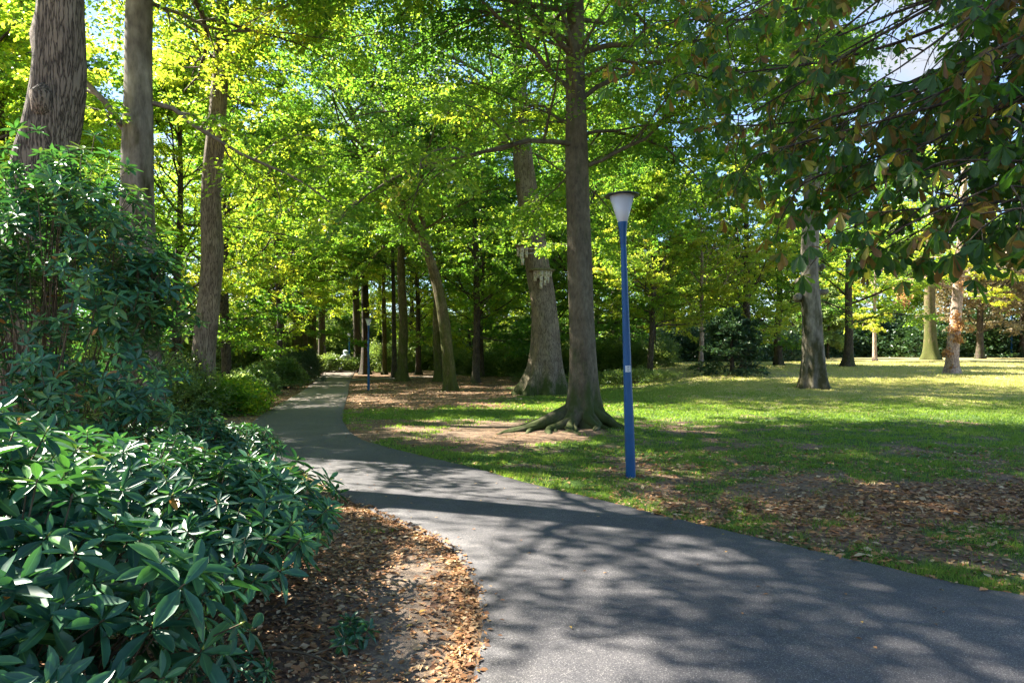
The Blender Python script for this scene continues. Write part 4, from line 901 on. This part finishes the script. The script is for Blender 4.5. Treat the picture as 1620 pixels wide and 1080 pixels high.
# ------------------------------------------------------------------ lamps
M['blue'] = flat_mat('blue_paint', (.003, .066, .19), .42, 0, .35, .18, 5)
M['capmat'] = flat_mat('dark_cap', (.018, .022, .03), .45, 0, .5)
M['frost'] = (lambda: (lambda m, nt, o: (lambda p, t, s: (p.inputs['Base Color'].__setattr__('default_value', (.78, .78, .80, 1)), t.inputs['Color'].__setattr__('default_value', (.8, .8, .82, 1)),
              s.inputs[0].__setattr__('default_value', .45), nt.links.new(p.outputs[0], s.inputs[1]), nt.links.new(t.outputs[0], s.inputs[2]), nt.links.new(s.outputs[0], o.inputs[0]), m)[-1])
              (N(nt, "ShaderNodeBsdfPrincipled", Roughness=.28), N(nt, "ShaderNodeBsdfTranslucent"), N(nt, "ShaderNodeMixShader")))(*nodes('frosted_shade')))()
M['label'] = flat_mat('sticker_white', (.5, .53, .55), .5)
M['ink'] = flat_mat('sticker_ink', (.10, .14, .20), .5)
def lamp(x, y, label, lean=(0, 0), detail=True, H=4.0):
    z = float(gz(x, y)); root = empty('street_lamp', label, 'street lamp', (x, y, z), 'blue park lamps along the path')
    root.rotation_euler = (lean[1], lean[0], 0); hp = H-.62
    a = Acc(); lathe(a, [(.0, -.1), (.069, -.1), (.069, 0), (.067, .9), (.060, 1.3), (.051, 2.2), (.039, hp)], 28); a.obj('pole', M['blue'], root, True)
    a = Acc(); lathe(a, [(.0405, hp-.10), (.044, hp-.09), (.046, hp), (.056, hp+.12), (.070, hp+.20), (.071, hp+.21), (0, hp+.21)], 28); a.obj('collar', M['blue'], root, True)
    a = Acc(); lathe(a, [(.063, hp+.205), (.066, hp+.21), (.178, hp+.585), (.172, hp+.585), (.060, hp+.215)], 40); a.obj('lamp_shade', M['frost'], root, True)
    a = Acc(); lathe(a, [(0, hp+.572), (.17, hp+.574), (.235, hp+.570), (.245, hp+.578), (.240, hp+.590), (.16, hp+.612), (.05, hp+.622), (0, hp+.623)], 40); a.obj('cap', M['capmat'], root, True)
    a = Acc(); lathe(a, [(0, hp+.22), (.03, hp+.22), (.03, hp+.28), (.022, hp+.30), (.022, hp+.46), (0, hp+.47)], 16); a.obj('bulb', M['label'], root, True)
    if detail:
        a = Acc(); t = np.linspace(-1.05, .35, 9)-1.2; r = .0595
        V = np.array([[r*math.cos(q), r*math.sin(q), zz] for zz in (1.53-.045, 1.53+.045) for q in t]); a.add(V*np.array([1, 1, 1]), [[i, i+1, 10+i, 9+i] for i in range(8)]); st = a.obj('sticker', M['label'], root)
        a = Acc()
        for k, (zz, hh) in enumerate([(1.555, .010), (1.535, .006), (1.52, .006), (1.503, .008)]):
            t2 = np.linspace(-1.75, -1.25-(k % 2)*.1, 5); V = np.array([[(.0605)*math.cos(q), (.0605)*math.sin(q), zz+s*hh/2] for s in (-1, 1) for q in t2]); a.add(V, [[i, i+1, 6+i, 5+i] for i in range(4)])
        a.obj('print', M['ink'], st)
        a = Acc(); t = np.linspace(-1.9, -1.25, 7); V = np.array([[.0705*math.cos(q), .0705*math.sin(q), zz] for zz in (.42, .80) for q in t]); a.add(V, [[i, i+1, 8+i, 7+i] for i in range(6)]); a.obj('access_door', M['blue'], root)
    return root
lx, ly, _ = ground_at(998, 756)
lamp(lx, ly, 'near blue lamp post with white cone shade and a small sticker, beside the path', (-.032, .0))
lx, ly, _ = ground_at(583, 617)
lamp(lx, ly, 'far blue lamp post with white cone shade at the bend under the trees', (0, 0), False)
lamp(-17.4, 73, 'most distant lamp with pale head above the white sculpture', (0, 0), False, 4.0)
px_ = at(1600, 565, 76); a = Acc(); lathe(a, [(0, 0), (.11, 0), (.07, 5.2), (0, 5.2)], 12)
fp = a.obj('lamp_pole', M['blue'], None, True, (px_[0], 76, float(tz(px_[0], 76)))); tag(fp, 'distant plain blue pole in front of the dark hedge at far right', 'pole')

# nest boxes on the oak
M['boxwood'] = flat_mat('pale_wood', (.50, .43, .32), .8, 0, .3, .25, 14)
M['mossroof'] = flat_mat('mossy_board', (.16, .14, .07), .95, 0, .1, .5, 12)
M['hole'] = flat_mat('box_hole', (.02, .018, .015), .9)
def nestbox(px, py, yoff, w, seed, label, cols):
    c = at(px, py, NY-yoff); root = empty('nest_box', label, 'nest box', tuple(c), 'nest box clusters strapped to the leaning trunk'); rs = np.random.default_rng(seed)
    a = Acc(); box(a, (0, 0, .03), (w*1.0, .75, .045), .06); box(a, (-.02, .05, .075), (w*.8, .6, .05), .1); box(a, (.03, .1, .12), (w*.55, .4, .05), 0); a.obj('roof', M['mossroof'], root)
    for x, y_, wd, ln in cols:
        a = Acc(); hl = []; z = 0; k = 0
        segs = 3 if ln > .6 else 2
        for s in range(segs):
            l = ln/segs; ww = wd*(1-.14*s); box(a, (x+.012*s*rs.choice([-1, 1]), y_, z-l/2), (ww, .16, l), .05*rs.normal())
            for q_ in range(2): hl.append((x+.02*rs.normal(), y_-.085, z-l*(.3+.45*q_)))
            z -= l*.985
        b = a.obj('box_column', M['boxwood'], root); 
        for h_ in hl: e = Acc(); box(e, h_, (.025, .02, .03)); e.obj('entrance', M['hole'], b)
nestbox(857, 429, .62, 1.22, 1, 'lower and larger cluster of stepped pale nest boxes under a mossy shelf, facing the path',
        [(-.32, -.12, .15, .48), (-.17, -.18, .14, .34), (-.02, -.22, .17, .86), (.17, -.2, .17, .70), (.30, -.15, .13, .58), (.42, -.08, .13, .28)])
nestbox(830, 391, .35, .95, 2, 'upper smaller cluster of stepped pale nest boxes on the left side of the trunk',
        [(-.30, -.1, .14, .45), (-.13, -.16, .20, .88), (.08, -.14, .15, .52), (.24, -.05, .15, .18)])
# steel band round that trunk
bc = at(845, 397, NY); a = Acc(); th = np.linspace(0, 6.283, 33)
for dz in (0, -.22): tube(a, np.stack([.70*np.cos(th), .70*np.sin(th), dz+0*th], -1), .018, 5, cap=False)
M['steel'] = flat_mat('steel_band', (.5, .5, .52), .4, .7)
tag(a.obj('trunk_strap', M['steel'], None, True, tuple(bc)), 'pair of metal straps round the trunk at the upper nest boxes', 'strap')

# pale sculpture at the end of the path
M['stone'] = flat_mat('pale_stone', (.62, .68, .74), .8, 0, .3, .25, 5)
sx_, sy_ = -17.0, 70.0; sz_ = float(gz(sx_, sy_)); rt = empty('sculpture', 'pale bluish stone figure among bushes at the end of the path', 'sculpture', (sx_, sy_, sz_))
a = Acc(); box(a, (0, 0, .35), (1.2, 1.0, .75)); box(a, (0, 0, .76), (1.3, 1.1, .08)); a.obj('plinth', M['stone'], rt)
a = Acc(); fr = [(-.02, 0, .76), (0, 0, 1.0), (.04, 0, 1.25), (-.03, 0, 1.5), (.0, 0, 1.68), (0, 0, 1.78), (-.05, 0, 1.92), (-.05, 0, 2.12), (-.04, 0, 2.22)]
tube(a, spline(fr, 4), np.interp(np.arange(33)/32, [0, .15, .35, .5, .58, .66, .8, .93, 1], [.5, .52, .40, .46, .38, .17, .27, .24, .1]), 16, .05, True, None, np.random.default_rng(4))
tube(a, spline([(.36, -.1, 1.55), (.56, -.2, 1.3), (.45, -.38, 1.08), (.15, -.45, 1.05)], 5), np.linspace(.15, .1, 16), 8); tube(a, spline([(-.36, -.1, 1.55), (-.55, -.2, 1.3), (-.4, -.38, 1.1), (-.1, -.45, 1.1)], 5), np.linspace(.15, .1, 16), 8)
a.obj('figure', M['stone'], rt, True)
bush('low_shrub', 'bluish green low bush before the pale sculpture', [(-18.5, 67.5, 1.0, 2.4, 1.2, .9), (-15.2, 68, 1.0, 1.2, 1, .7)], 'shrub', 1500, .16, 93, tl=.4)

# fallen sticks
def stick(pts, r, label, cat='fallen branch', mat='twig', sub=()):
    b = np.array([pts[0][0], pts[0][1], float(gz(pts[0][0], pts[0][1]))]); P = np.array([[x, y, float(gz(x, y))+h] for x, y, h in pts])-b; a = Acc(); rs = np.random.default_rng(3)
    tube(a, spline(P, 5), np.linspace(r, r*.4, 5*(len(P)-1)+1), 6, .08, True, None, rs)
    for i, dx, dy, dz in sub: tube(a, spline([P[i], P[i]+np.array([dx, dy, dz])*.5+[0, 0, .015], P[i]+[dx, dy, dz]], 4), np.linspace(r*.6, r*.2, 9), 5, .05, True, None, rs)
    tag(a.obj('fallen_branch', M[mat], None, True, tuple(b)), label, cat)
stick([(-1.62, 3.75, .03), (-1.35, 3.78, .07), (-1.1, 3.74, .06), (-.88, 3.55, .05), (-.80, 3.3, .02)], .009, 'thin bare branch arching over leaf litter below the sprig', sub=[(2, .22, .12, .01), (3, .2, .1, .02), (1, .1, -.2, -.02)])
stick([(1.25, 11.0, .015), (1.5, 11.05, .03), (1.75, 10.98, .02)], .012, 'short brown stick on bare soil between the roots and the lamp post')
stick([(.83, 4.25, .03), (.80, 4.34, .035), (.82, 4.42, .03)], .0022, 'pale straw stalk lying on the asphalt', 'stalk', 'label')
